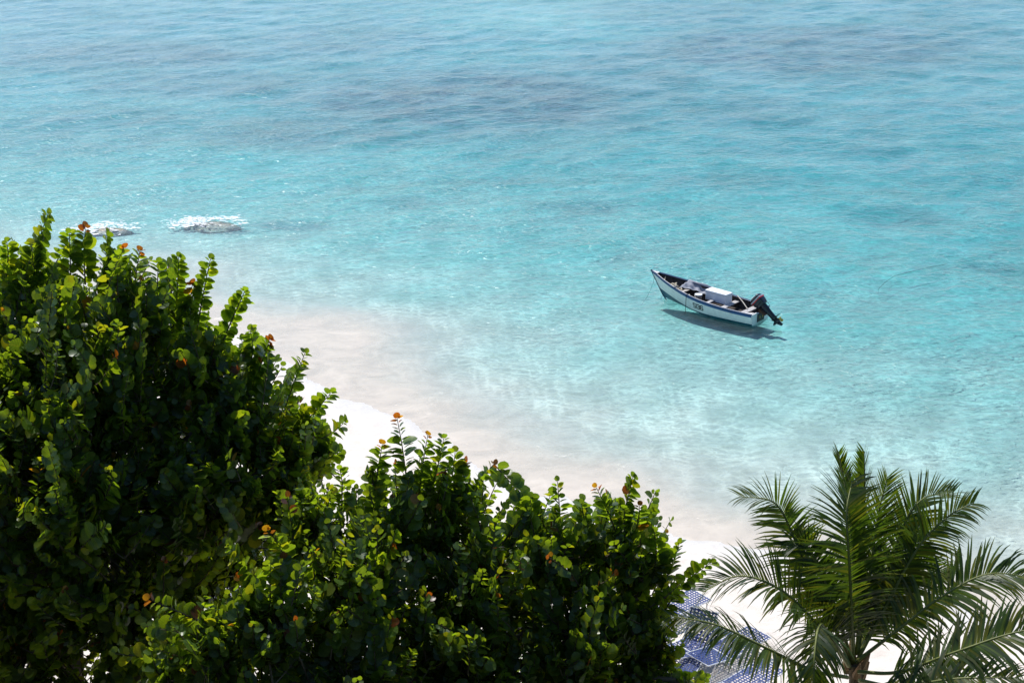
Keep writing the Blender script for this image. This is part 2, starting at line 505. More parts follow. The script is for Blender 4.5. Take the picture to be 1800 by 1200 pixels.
boat_a = at_height(1335.6, 565, 0); boat_b = at_height(1165.8, 522.7, 0)
BOAT_RZ = math.atan2(boat_b.y - boat_a.y, boat_b.x - boat_a.x)
boat = empty('fishing_boat', (boat_a.x, boat_a.y, 0.0), BOAT_RZ)
tag(boat, 'small open wooden fishing boat, white sides and blue trim, floating in turquoise shallows', 'boat')
BM = boat.matrix_basis.copy()
NS = 33
TS = np.linspace(0, 1, NS)
def strip(levels, name, mat, off=0.0, both=True, flip=False):
    """a lengthwise band of the hull between given height functions"""
    mb = MB()
    for side in (1, -1):
        vs = []; fs = []
        nl = len(levels)
        for t in TS:
            for lv in levels: vs.append(hull_pt(t, lv(t), side, off))
        for i in range(NS - 1):
            for j in range(nl - 1):
                q = (i * nl + j, (i + 1) * nl + j, (i + 1) * nl + j + 1, i * nl + j + 1)
                fs.append(q if (side < 0) ^ flip else tuple(reversed(q)))
        mb.add(vs, fs)
    return mb.build(name, mat, boat, True)
def lerpf(a, b, f): return lambda t: a(t) * (1 - f) + b(t) * f
zk_ = lambda t: -.14 + .20 * max(0, (t - .75) / .25) ** 2
zc_ = lambda t: -.02 + .16 * max(0, (t - .55) / .45) ** 1.5
zs_ = lambda t: zg(t) - strake(t)
bot_top = lambda t: max(zbot(t), zc_(t) + .012)
strip([zk_, lerpf(zk_, zc_, .5), zc_, bot_top], 'bottom', M_BOTTOM)
strip([bot_top, lerpf(bot_top, zs_, .33), lerpf(bot_top, zs_, .66), zs_], 'topside', M_WHITE, .004)
strip([lambda t: zs_(t) - .004, lambda t: zg(t) - .012, zg], 'sheer_strake', M_BLUE, .016)
# transom
mb = MB()
zt = zg(0)
ys = [(hull_pt(0, z, 1).y, z) for z in (-.14, -.02, .05, .2, zt)]
prof = [(0.004, -.14)] + ys[1:] 
loop = [(y, z) for y, z in prof] + [(.22, zt), (.20, zt - .05), (-.20, zt - .05), (-.22, zt)] + [(-y, z) for y, z in reversed(prof)]
n = len(loop)
mb.add([(-.012, y, z) for y, z in loop] + [(.035, y, z) for y, z in loop],
       [tuple(range(n)), tuple(reversed(range(n, 2 * n)))] + [(i, i + n, (i + 1) % n + n, (i + 1) % n) for i in range(n)])
transom = mb.build('transom', M_WHITE, boat)
mb = MB(); mb.box((-.024, 0, .19), (.022, .46, .30)); mb.build('motor_pad', M_BLACK, transom)
for yy in (-.10, .08):
    mb = MB(); mb.box((-.040, yy, .20), (.008, .03, .07)); mb.build('yellow_plate', M_YEL, transom)
for s in (1, -1):                      # quarter knees at the corners
    mb = MB(); y = bh(0) - .03
    mb.add([(0.037, s * y, zt + .015), (.34, s * (y + .02), zt + .02), (.037, s * (y - .24), zt + .015), (0.037, s * y, zt - .03), (.34, s * (y + .02), zt - .025), (.037, s * (y - .24), zt - .03)],
           [(0, 1, 2), (5, 4, 3), (0, 3, 4, 1), (1, 4, 5, 2), (2, 5, 3, 0)])
    mb.build('corner_knee', M_RAIL, boat)
# inside lining
def in_pt(t, z, side):
    q = hull_pt(t, z, side)
    q.y = side * max(.003, abs(q.y) - .028)
    q.x = min(q.x, stem_x(z) - .06)
    return q
FLOOR = .075
mb = MB()
for side in (1, -1):
    vs = []; fs = []
    lv = [0, .35, .7, 1.0]
    for t in TS:
        lo = max(FLOOR, zc_(t) + .02)
        for f in lv: vs.append(in_pt(t, lo + (zg(t) - lo) * f, side))
    nl = len(lv)
    for i in range(NS - 1):
        for j in range(nl - 1):
            q = (i * nl + j, (i + 1) * nl + j, (i + 1) * nl + j + 1, i * nl + j + 1)
            fs.append(q if side > 0 else tuple(reversed(q)))
    mb.add(vs, fs)
mb.build('inner_planking', M_INSIDE, boat, True)
# floor boards, each its own plank
for k in range(7):
    y0 = -.60 + k * .172; y1 = y0 + .164
    vs = []
    for t in np.linspace(.01, .9, 18):
        lo = max(FLOOR, zc_(t) + .02)
        w = abs(in_pt(t, lo + .002, 1).y) + .012
        a, b = max(-w, min(w, y0)), max(-w, min(w, y1))
        x = t * stem_x(lo)
        vs += [(x, a, lo + .004 * (k % 2)), (x, b, lo + .004 * (k % 2)), (x, b, lo - .03), (x, a, lo - .03)]
    fs = []
    for i in range(17):
        c = i * 4
        fs += [(c, c + 1, c + 5, c + 4)[::-1], (c + 1, c + 2, c + 6, c + 5)[::-1], (c + 3, c, c + 4, c + 7)[::-1]]
    mesh_obj('floor_board', vs, fs, M_INSIDE, boat)
# gunwale rails
for s in (1, -1):
    mb = MB()
    vs = []
    for t in TS:
        q = hull_pt(t, zg(t), s); B = abs(q.y)
        o_, i_ = B + .03, max(.002, B - .045)
        vs += [(q.x, s * o_, q.z - .005), (q.x, s * o_, q.z + .022), (q.x, s * i_, q.z + .022), (q.x, s * i_, q.z - .02)]
    fs = []
    for i in range(NS - 1):
        c = i * 4
        for j in range(4):
            q = (c + j, c + (j + 1) % 4, c + 4 + (j + 1) % 4, c + 4 + j)
            fs.append(q if s < 0 else q[::-1])
    fs += [(0, 1, 2, 3), tuple(range(NS * 4 - 4, NS * 4))]
    mb.add(vs, fs)
    mb.build('gunwale', M_NAVY, boat)
    # thin worn pale inner rail
    mb = MB()
    pts = []
    for t in np.linspace(.02, .97, 26):
        q = hull_pt(t, zg(t), s); pts.append((q.x, s * max(.01, abs(q.y) - .058), q.z + .008))
    mb.tube(pts, .017, 5); mb.build('inner_rail', M_RAIL if s > 0 else M_NAVY, boat)
# stem post
mb = MB()
mb.tube([(stem_x(z) + .005, 0, z) for z in (-.06, .1, .3, .5, .7, .9, .985)], [.02, .026, .028, .028, .028, .03, .03], 6)
mb.build('stem_post', M_NAVY, boat)
mb = MB()
mb.add([(LOA - .02, 0, .975), (LOA - .30, .10, .93), (LOA - .30, -.10, .93), (LOA - .02, 0, .945), (LOA - .30, .10, .90), (LOA - .30, -.10, .90)],
       [(0, 1, 2), (5, 4, 3), (0, 3, 4, 1), (1, 4, 5, 2), (2, 5, 3, 0)])
mb.build('breasthook', M_RAIL, boat)
# frames
for t in (.1, .2, .3, .4, .5, .6, .7, .78, .86):
    for s in (1, -1):
        mb = MB()
        lo = max(FLOOR, zc_(t) + .02)
        pts = [in_pt(t, lo + (zg(t) - lo) * f, s) for f in (.02, .5, .97)]
        for a, b in zip(pts[:-1], pts[1:]):
            a2 = Vector((a.x, a.y - s * .03, a.z)); b2 = Vector((b.x, b.y - s * .03, b.z)); w = Vector((.02, 0, 0))
            vv = [a - w, a + w, a2 + w, a2 - w, b - w, b + w, b2 + w, b2 - w]
            mb.add(vv, [(0, 1, 5, 4), (1, 2, 6, 5), (2, 3, 7, 6), (3, 0, 4, 7)])
        mb.build('rib', M_INSIDE, boat)
# thwarts
for t, w in ((.13, .22), (.315, .20), (.46, .13), (.76, .16)):
    z = min(zg(t) - .14, .40); half = abs(in_pt(t, z, 1).y) + .004
    x = t * stem_x(z)
    mb = MB(); mb.box((x, 0, z), (w, half * 2, .032)); mb.build('thwart', M_THWART, boat)
# registration number on the port side, squarish strokes wrapped on the planking
def stroke_glyph(ch):
    W, H = .62, 1.0
    return {'S': [[(W, .86), (W * .82, H), (W * .18, H), (0, .86), (0, .64), (W * .18, .52), (W * .82, .48), (W, .36), (W, .14), (W * .82, 0), (W * .18, 0), (0, .14)]],
            'I': [[(.0, 0), (.0, H)]],
            '3': [[(0, .88), (W * .18, H), (W * .82, H), (W, .86), (W, .64), (W * .8, .52), (W * .3, .52)], [(W * .8, .52), (W, .38), (W, .14), (W * .82, 0), (W * .18, 0), (0, .12)]],
            '6': [[(W, .88), (W * .82, H), (W * .18, H), (0, .86), (0, .14), (W * .18, 0), (W * .82, 0), (W, .14), (W, .40), (W * .82, .54), (0, .54)]]}[ch]
mb = MB()
cur = 0.0; GH = .175; th = .10
x_start = 2.43; zmid = lambda t: (bot_top(t) + zs_(t)) / 2
def place(gx, gy):
    x = x_start - gx * GH
    t = x / 4.5
    z0 = zmid(t) - GH / 2 + .018
    z = z0 + gy * GH
    q = hull_pt(x / stem_x(z), z, 1, .0075)
    return q
for ch in 'SI36':
    adv = {'I': .22}.get(ch, .86)
    for pl in stroke_glyph(ch):
        for (a, b) in zip(pl[:-1], pl[1:]):
            dx, dy = b[0] - a[0], b[1] - a[1]; L = math.hypot(dx, dy); ux, uy = dx / L, dy / L; nx_, ny_ = -uy * th, ux * th
            e = th * .6
            c4 = [(a[0] - ux * e + nx_, a[1] - uy * e + ny_), (a[0] - ux * e - nx_, a[1] - uy * e - ny_), (b[0] + ux * e - nx_, b[1] + uy * e - ny_), (b[0] + ux * e + nx_, b[1] + uy * e + ny_)]
            vv = [place(cur + q[0], q[1]) for q in c4]
            off = len(mb.v) * 1.2e-5
            for q in vv: q.y += off
            mb.add(vv, [(0, 1, 2, 3)])
    cur += adv
mb.build('registration_number', M_BLACK, boat)
# lines on the boat
mb = MB()
q = hull_pt(.60, zg(.60), 1)
mb.tube([(q.x, q.y - .05, q.z + .03), (q.x, q.y + .035, q.z + .03), (q.x, q.y + .04, q.z - .1), (q.x - .01, q.y + .06, .05), (q.x - .03, q.y + .10, -.10)], .011, 5)
mb.build('hanging_line', M_DARKROPE, boat)
mb = MB()
mb.tube([(4.25, -.17, .79), (4.2, -.05, .70), (4.15, .08, .66), (4.1, .2, .77)], .014, 5)
mb.build('bow_lashing', M_ROPE, boat)
mb = MB()
mb.tube([(4.62, .03, .80), (4.60, .10, .55), (4.62, .25, .28), (4.66, .42, .02), (4.75, .7, -.3)], .005, 5)
mb.build('anchor_line', M_DARKROPE, boat)
# outboard motor, tilted up out of the water
piv = Vector((-.13, 0, .45))
RT = Matrix.Rotation(R(52), 4, 'Y')
mot = empty('outboard_motor', piv, 0, boat)
mot.rotation_euler = RT.to_euler()
def rounded(name, c, s, mat, par, bev=.05, taper=0.0, seg=3):
    bm = bmesh.new(); bmesh.ops.create_cube(bm, size=1)
    for v in bm.verts:
        k = 1 - taper * (v.co.z + .5)
        v.co = Vector((v.co.x * s[0] * k, v.co.y * s[1] * k, v.co.z * s[2]))
    bmesh.ops.bevel(bm, geom=bm.edges[:], offset=bev, segments=seg, affect='EDGES', profile=.6)
    bmesh.ops.translate(bm, verts=bm.verts, vec=c)
    return bm_obj(name, bm, mat, par, True)
cowl = rounded('cowl', (-.10, 0, .36), (.46, .32, .22), M_COWL, mot, .07)
rounded('cowl_top', (-.10, 0, .515), (.45, .31, .14), M_COWL, mot, .062, .15)
rounded('grey_band', (-.10, 0, .452), (.472, .33, .045), M_GREYCOWL, mot, .012, 0, 2)
rounded('red_band', (-.10, 0, .408), (.474, .332, .038), M_RED, mot, .012, 0, 2)
rounded('cowl_top_panel', (-.05, 0, .575), (.26, .24, .05), M_GREYCOWL, mot, .022, .1, 2)
rounded('bottom_pan', (-.11, 0, .215), (.38, .26, .12), M_COWL, mot, .04, -.1)
mb = MB()
zs = [.18, .0, -.2, -.42, -.5]
rings = [(.15, .10), (.14, .09), (.12, .07), (.115, .055), (.15, .04)]
vs = []
for z, (ax, ay) in zip(zs, rings):
    for k in range(10):
        a = 2 * math.pi * k / 10
        vs.append((-.12 + ax * math.cos(a), ay * math.sin(a), z))
fs = [(i * 10 + k, i * 10 + (k + 1) % 10, (i + 1) * 10 + (k + 1) % 10, (i + 1) * 10 + k)[::-1] for i in range(4) for k in range(10)]
mb.add(vs, fs); mb.build('leg', M_COWL, mot, True)
mb = MB(); mb.box((-.20, 0, -.485), (.36, .20, .018)); mb.build('cavitation_plate', M_COWL, mot)
mb = MB()
mb.tube([(.10, 0, -.62), (.02, 0, -.62), (-.10, 0, -.62), (-.24, 0, -.62), (-.28, 0, -.62)], [.012, .05, .062, .055, .03], 10)
mb.add([(-.04, .012, -.66), (-.22, .012, -.66), (-.24, .006, -.85), (-.14, .006, -.85), (-.04, -.012, -.66), (-.22, -.012, -.66), (-.24, -.006, -.85), (-.14, -.006, -.85)],
       [(0, 1, 2, 3), (7, 6, 5, 4), (0, 4, 5, 1), (1, 5, 6, 2), (2, 6, 7, 3), (3, 7, 4, 0)])
mb.add([(-.02, .02, -.50), (-.22, .02, -.50), (-.2, .02, -.60), (-.02, .02, -.60), (-.02, -.02, -.50), (-.22, -.02, -.50), (-.2, -.02, -.60), (-.02, -.02, -.60)],
       [(0, 1, 2, 3), (7, 6, 5, 4), (0, 4, 5, 1), (1, 5, 6, 2), (2, 6, 7, 3), (3, 7, 4, 0)])
mb.build('gearcase', M_COWL, mot, True)
mb = MB()
for k in range(3):
    a0 = 2 * math.pi * k / 3 + .4
    vs = []
    for r_, w, tw in ((.03, .3, .02), (.08, .55, .035), (.12, .5, .035), (.14, .2, .02)):
        for s in (-1, 1):
            a = a0 + s * w
            vs.append((-.30 + s * tw, r_ * math.cos(a), -.62 + r_ * math.sin(a)))
    mb.add(vs, [(0, 1, 3, 2), (2, 3, 5, 4), (4, 5, 7, 6)])
mb.tube([(-.27, 0, -.62), (-.36, 0, -.62)], [.034, .022], 8)
mb.build('propeller', M_YEL, mot)
mb = MB(); mb.box((.07, 0, -.02), (.05, .20, .28)); mb.box((.11, .09, .06), (.06, .03, .10)); mb.box((.11, -.09, .06), (.06, .03, .10)); mb.build('clamp_bracket', M_RUST, mot)
mb = MB(); mb.tube([(.10, 0, .24), (.28, .02, .22), (.48, .03, .20)], [.022, .02, .024], 7); mb.build('tiller', M_COWL, mot)
mb = MB(); mb.tube([(-.28, .0, .16), (-.36, .02, .10), (-.36, .02, -.02), (-.22, .02, -.06)], .008, 5); mb.build('hose', M_COWL, mot)

# -- loose things lying in the boat (own objects, placed in the boat's frame)
def in_boat(x, y, z): return BM @ Vector((x, y, z))
def boat_empty(name, x, y, z, rz=0.0): return empty(name, in_boat(x, y, z), BOAT_RZ + rz)
z_th = .315 + .018
cl = boat_empty('cooler_box', 1.92, -.24, .30, R(-4))
tag(cl, 'large white foam cooler box with lid across the middle of the boat', 'cooler')
rounded('body', (0, 0, .15), (.92, .40, .30), M_FOAMBOX, cl, .018, 0, 2)
lid = rounded('lid', (0, 0, .345), (.945, .425, .085), M_FOAMBOX, cl, .016, 0, 2)
bk = boat_empty('bucket', 2.62, .04, FLOOR + .14)
tag(bk, 'white round plastic bucket in the boat beside the cooler', 'bucket')
mb = MB()
n = 20
prof = [(0, 0), (.115, 0), (.135, .24), (.142, .24), (.142, .27), (.130, .27), (.112, .03), (0, .03)]
vs = [(r_ * math.cos(2 * math.pi * k / n), r_ * math.sin(2 * math.pi * k / n), z) for r_, z in prof for k in range(n)]
mb.add(vs, [(i * n + k, i * n + (k + 1) % n, (i + 1) * n + (k + 1) % n, (i + 1) * n + k) for i in range(len(prof) - 1) for k in range(n)])
mb.build('shell', M_BUCKET, bk, True)
mb = MB(); vs = [(0.128 * math.cos(2 * math.pi * k / n), .128 * math.sin(2 * math.pi * k / n), .262) for k in range(n)]; mb.add(vs, [tuple(range(n))]); mb.build('lid', M_BUCKET, bk)
mb = MB(); mb.tube([(.14 * math.cos(a), .15 * math.sin(a) - .0, .25 - .05 * math.sin(a)) for a in np.linspace(0, math.pi, 9)], .006, 5); mb.build('handle', M_RAIL, bk)
# tarp draped over the far gunwale and across toward the bow
tp = MB()
nu, nv = 30, 16
vs = []
for i in range(nu):
    u = i / (nu - 1)
    x = 2.42 + u * 1.0
    t = x / 4.6
    Bx = bh(t)
    for j in range(nv):
        v = j / (nv - 1)
        # across: from just outside the far gunwale, down inside, over the floor, rising to the near side at the bow end
        yfar = -Bx - .035
        y = yfar + v * (.28 + .95 * u ** 2.4)
        inside = abs(y) < Bx - .02
        zt_ = zg(t) + .035
        sag = min(1, max(0, v - .06) / .42)
        drop = (.28 - .16 * u) * sag ** .8
        near = max(0, (v - .55) / .45) * u ** 2
        z = zt_ - drop + .20 * near + .055 * math.sin(math.pi * min(1, v * 5)) * (1 - u)
        z += .028 * math.sin(x * 21 + y * 9) * min(1, v * 3) + .02 * math.sin(x * 9 - y * 26 + 1.3) + .045 * (float(fbm(np.array([x * 3.2]), np.array([y * 3.2]), 3, 8)[0]) - .5)
        yb = max(-Bx - .06, min(Bx - .02, y))
        vs.append((x, yb, max(z, FLOOR + .05)))
fs = [(i * nv + j, (i + 1) * nv + j, (i + 1) * nv + j + 1, i * nv + j + 1) for i in range(nu - 1) for j in range(nv - 1)]
tp.add(vs, fs)
tarp = tp.build('tarp', M_TARP, None, True)
tarp.location = boat.location; tarp.rotation_euler = (0, 0, BOAT_RZ)
sm = tarp.modifiers.new('thickness', 'SOLIDIFY'); sm.thickness = .006
tag(tarp, 'crumpled grey tarpaulin draped over the gunwale between bow and cooler', 'tarpaulin')
def coil(name, x, y, z, r0, turns, label, mat=M_ROPE, seed=1, rr=.022, flat=.8):
    rg = random.Random(seed)
    pts = []
    N = turns * 14
    for k in range(N):
        a = 2 * math.pi * k / 14
        r_ = r0 * (.65 + .45 * rg.random() * .6 + .25 * math.sin(a * .37 + seed))
        pts.append((r_ * math.cos(a), r_ * flat * math.sin(a), .02 + .13 * k / N + .05 * rg.random() + .03 * math.sin(a * 1.7)))
    mb = MB(); mb.tube(pts, rr, 6)
    o = mb.build(name, mat, None, True)
    o.location = in_boat(x, y, z); o.rotation_euler = (0, 0, BOAT_RZ)
    return tag(o, label, 'rope')
coil('rope_coil', 3.72, .05, .46, .16, 7, 'cream rope coil heaped in the bow forward of the tarpaulin', seed=3)
coil('rope_coil', 3.18, .48, .50, .10, 4, 'small cream rope bundle lying on the near gunwale', seed=5, rr=.018)
coil('rope_heap', 2.86, .33, FLOOR + .10, .17, 6, 'pale rope and net heap on the floor in front of the bucket', seed=9, rr=.026)
coil('rope_heap', 3.08, .14, FLOOR + .12, .12, 4, 'little pale rope heap tucked under the tarpaulin edge', seed=12, rr=.024)
jug = boat_empty('jug', 1.80, .36, FLOOR + .01, R(30)); tag(jug, 'blue plastic jug lying on the boat floor behind a thwart', 'jug')
rounded('body', (0, 0, .10), (.30, .19, .19), M_JUG, jug, .06, 0, 3)
mb = MB(); mb.tube([(.15, 0, .13), (.20, 0, .14)], [.03, .026], 8); mb.build('cap', M_RAIL, jug)
mb = MB(); mb.tube([(-.10, 0, .185), (-.08, 0, .23), (.06, 0, .23), (.09, 0, .185)], .014, 6); mb.build('handle', M_JUG, jug)
mb = MB(); mb.tube([in_boat(1.40, -.70, zg(.3) + .06), in_boat(1.02, -.42, .44), in_boat(.60, -.12, .31)], [.016, .018, .018], 6)
pole = mb.build('pole', M_STICK); tag(pole, 'pale wooden pole leaning from far gunwale to the stern thwart', 'pole')
# mooring line rising from the seabed off the stern, to the right of the boat
mb = MB()
ml = [at_height(1543, 515, -.30), at_height(1545, 507, .01), at_height(1556, 496, .03), at_height(1572, 485, .03), at_height(1598, 478, .03), at_height(1630, 470, .02), at_height(1665, 464, -.05)]
mb.tube(ml, .007, 5); o = mb.build('drifting_line', M_DARKROPE); tag(o, 'thin dark line curving on the water right of the boat', 'line')
# ------------------------------------------------------------------ vegetation
def fast_mesh(name, V, F, mat, tint=None, luv=None, smooth=True):
    """numpy vertices (n,3), triangles or quads (m,k)"""
    me = bpy.data.meshes.new(name)
    V = np.asarray(V, np.float32); F = np.asarray(F, np.int32)
    k = F.shape[1]
    me.vertices.add(len(V)); me.vertices.foreach_set('co', V.ravel())
    me.loops.add(F.size); me.loops.foreach_set('vertex_index', F.ravel())
    me.polygons.add(len(F)); me.polygons.foreach_set('loop_start', np.arange(0, F.size, k, dtype=np.int32))
    me.polygons.foreach_set('loop_total', np.full(len(F), k, np.int32))
    me.materials.append(mat)
    if smooth: me.shade_smooth()
    if tint is not None:
        a = me.attributes.new('tint', 'FLOAT_COLOR', 'POINT')
        a.data.foreach_set('color', np.hstack([tint, np.ones((len(tint), 1))]).astype(np.float32).ravel())
    if luv is not None:
        a = me.attributes.new('leafuv', 'FLOAT_VECTOR', 'POINT')
        a.data.foreach_set('vector', luv.astype(np.float32).ravel())
    me.update(calc_edges=True)
    me.validate()
    return me

def leaf_material(name, trans, gloss_rough, veins, tmul):
    g = NT(name)
    at_ = g.n('ShaderNodeAttribute', attribute_name='tint')
    col = at_.outputs['Color']
    if veins:
        uv = g.n('ShaderNodeAttribute', attribute_name='leafuv')
        sp = g.n('ShaderNodeSeparateXYZ'); g.l(uv.outputs['Vector'], sp.inputs[0])
        ay = g.math('ABSOLUTE', sp.outputs[1])
        mid = g.math('LESS_THAN', ay, .022)
        ph = g.math('SUBTRACT', sp.outputs[0], g.math('MULTIPLY', ay, .75))
        fr = g.math('FRACT', g.math('MULTIPLY', ph, 5.5))
        vein = g.math('MAXIMUM', mid, g.math('LESS_THAN', fr, .13))
        col = g.mix(g.math('MULTIPLY', vein, .30), col, (.13, .15, .05))
        tc = g.n('ShaderNodeTexCoord')
        nz = g.ramp(g.noise(9, 3, .6, tc.outputs['Object']), [(.3, .75), (.7, 1.15)])
        mu = g.n('ShaderNodeMix', data_type='RGBA', blend_type='MULTIPLY'); mu.inputs[0].default_value = 1
        g.l(col, mu.inputs[6]); g.l(nz, mu.inputs[7]); col = mu.outputs[2]
    p = g.n('ShaderNodeBsdfPrincipled', i_Roughness=gloss_rough)
    p.inputs['Specular IOR Level'].default_value = .45
    g.l(col, p.inputs['Base Color'])
    tm = g.n('ShaderNodeMix', data_type='RGBA', blend_type='MULTIPLY'); tm.inputs[0].default_value = 1
    tm.clamp_result = False
    g.l(col, tm.inputs[6]); tm.inputs[7].default_value = tmul + (1,)
    tr = g.n('ShaderNodeBsdfTranslucent'); g.l(tm.outputs[2], tr.inputs['Color'])
    mx = g.n('ShaderNodeMixShader', i_Fac=trans)
    g.l(p.outputs[0], mx.inputs[1]); g.l(tr.outputs[0], mx.inputs[2])
    g.l(mx.outputs[0], g.out.inputs['Surface'])
    return g.m

M_LEAF = leaf_material('sea_grape_leaf', .45, .36, True, (7.0, 5.4, .75))
M_PALM = leaf_material('palm_leaflet', .36, .48, False, (5.4, 4.7, 1.0))
M_BARK = simple('pale_bark', (.20, .165, .135), .9, .35, 5, .6)
M_TWIG = simple('green_brown_twig', (.11, .085, .045), .85, .3, 9, .3)

LEAF_SHAPES = []
for (wd, fold, cup) in ((.54, .16, .05), (.50, .30, -.06), (.57, .05, .10), (.46, .38, .04)):
    half = [(-.03, .20), (.20, wd * .88), (.56, wd), (.87, wd * .60)]
    pts = [(.05, 0), (.5, 0), (1.0, 0)] + half + [(x, -y) for x, y in half]
    v = np.array([(x, y, fold * abs(y) + cup * (4 * (x - .5) ** 2 - 1) * -.5 - .12 * max(0, x - .6)) for x, y in pts])
    f = np.array([(0, 4, 3), (0, 1, 4), (1, 5, 4), (1, 6, 5), (1, 2, 6), (0, 7, 8), (0, 8, 1), (1, 8, 9), (1, 9, 10), (1, 10, 2)])
    LEAF_SHAPES.append((v, f))
TINTS = np.array([(.040, .082, .016), (.050, .100, .016), (.062, .115, .018), (.034, .070, .018), (.075, .125, .016), (.045, .088, .024), (.090, .120, .015),
                  (.105, .030, .013), (.14, .080, .016), (.065, .024, .016)]) * .98

class Foliage:
    """collects leaves: base point, frame, size, shape, tint"""
    def __init__(self, seed):
        self.r = random.Random(seed); self.L = []; self.stem = MB()
    def leaf(self, p, x, n, size, tint=None):
        r = self.r
        y = n.cross(x); y = y.normalized() if y.length > 1e-5 else x.orthogonal().normalized()
        z = x.cross(y)
        if tint is None:
            tint = r.choices(range(10), (5, 5, 5, 5, 3, 4, 2, .05, .07, .04))[0]
        self.L.append((p.x, p.y, p.z, x.x, x.y, x.z, y.x, y.y, y.z, z.x, z.y, z.z, size, r.randrange(4), tint))
    def shoot(self, pts, n_leaves, size, red=0.0, face=None, rad=.011, bare=.08):
        """a leafy shoot: round leaves in two ranks along the axis"""
        r = self.r
        pts = [Vector(q) for q in pts]
        seg = [(b - a).length for a, b in zip(pts[:-1], pts[1:])]; tot = sum(seg)
        def ev(s):
            d = s * tot
            for a, b, l in zip(pts[:-1], pts[1:], seg):
                if d <= l + 1e-6: return a.lerp(b, d / l), (b - a).normalized()
                d -= l
            return pts[-1], (pts[-1] - pts[-2]).normalized()
        self.stem.tube([pts[0]] + [ev(s)[0] for s in (.35, .7, 1.0)], [rad, rad * .9, rad * .7, rad * .4], 4, False)
        axis = (pts[-1] - pts[0]).normalized()
        if face is None:
            face = Vector((r.gauss(0, 1), r.gauss(0, 1), r.gauss(0, .5)))
        nrm = face - axis * face.dot(axis)
        nrm = nrm.normalized() if nrm.length > 1e-3 else axis.orthogonal().normalized()
        phi = R(r.uniform(12, 62))
        reds = r.random() < red
        for k in range(n_leaves):
            s = bare + (1 - bare) * (k + .6) / n_leaves
            q, t = ev(s)
            side = t.cross(nrm).normalized() * (1 if k % 2 else -1)
            tipf = (1 - s)
            sz = size * (.62 + .5 * min(1, tipf * 3.5)) * r.choice((r.uniform(.55, .85), r.uniform(.85, 1.25)))
            x = (t * r.uniform(.35, .75) + side * r.uniform(.7, 1.0) + Vector((r.gauss(0, .14), r.gauss(0, .14), r.gauss(0, .14)))).normalized()
            n = (nrm * math.cos(phi) + t * math.sin(phi) + Vector((r.gauss(0, .28), r.gauss(0, .28), r.gauss(0, .28) + .30))).normalized()
            tint = None
            if reds and s > .90:
                tint = r.choice((7, 7, 8, 9)); sz *= .8
            self.leaf(q + x * .02, x, n, sz, tint)
        q, t = ev(1.0)
        self.leaf(q, (t + Vector((r.gauss(0, .2), r.gauss(0, .2), r.gauss(0, .2)))).normalized(), nrm, size * .6, r.choice((7, 8, 9)) if reds else None)

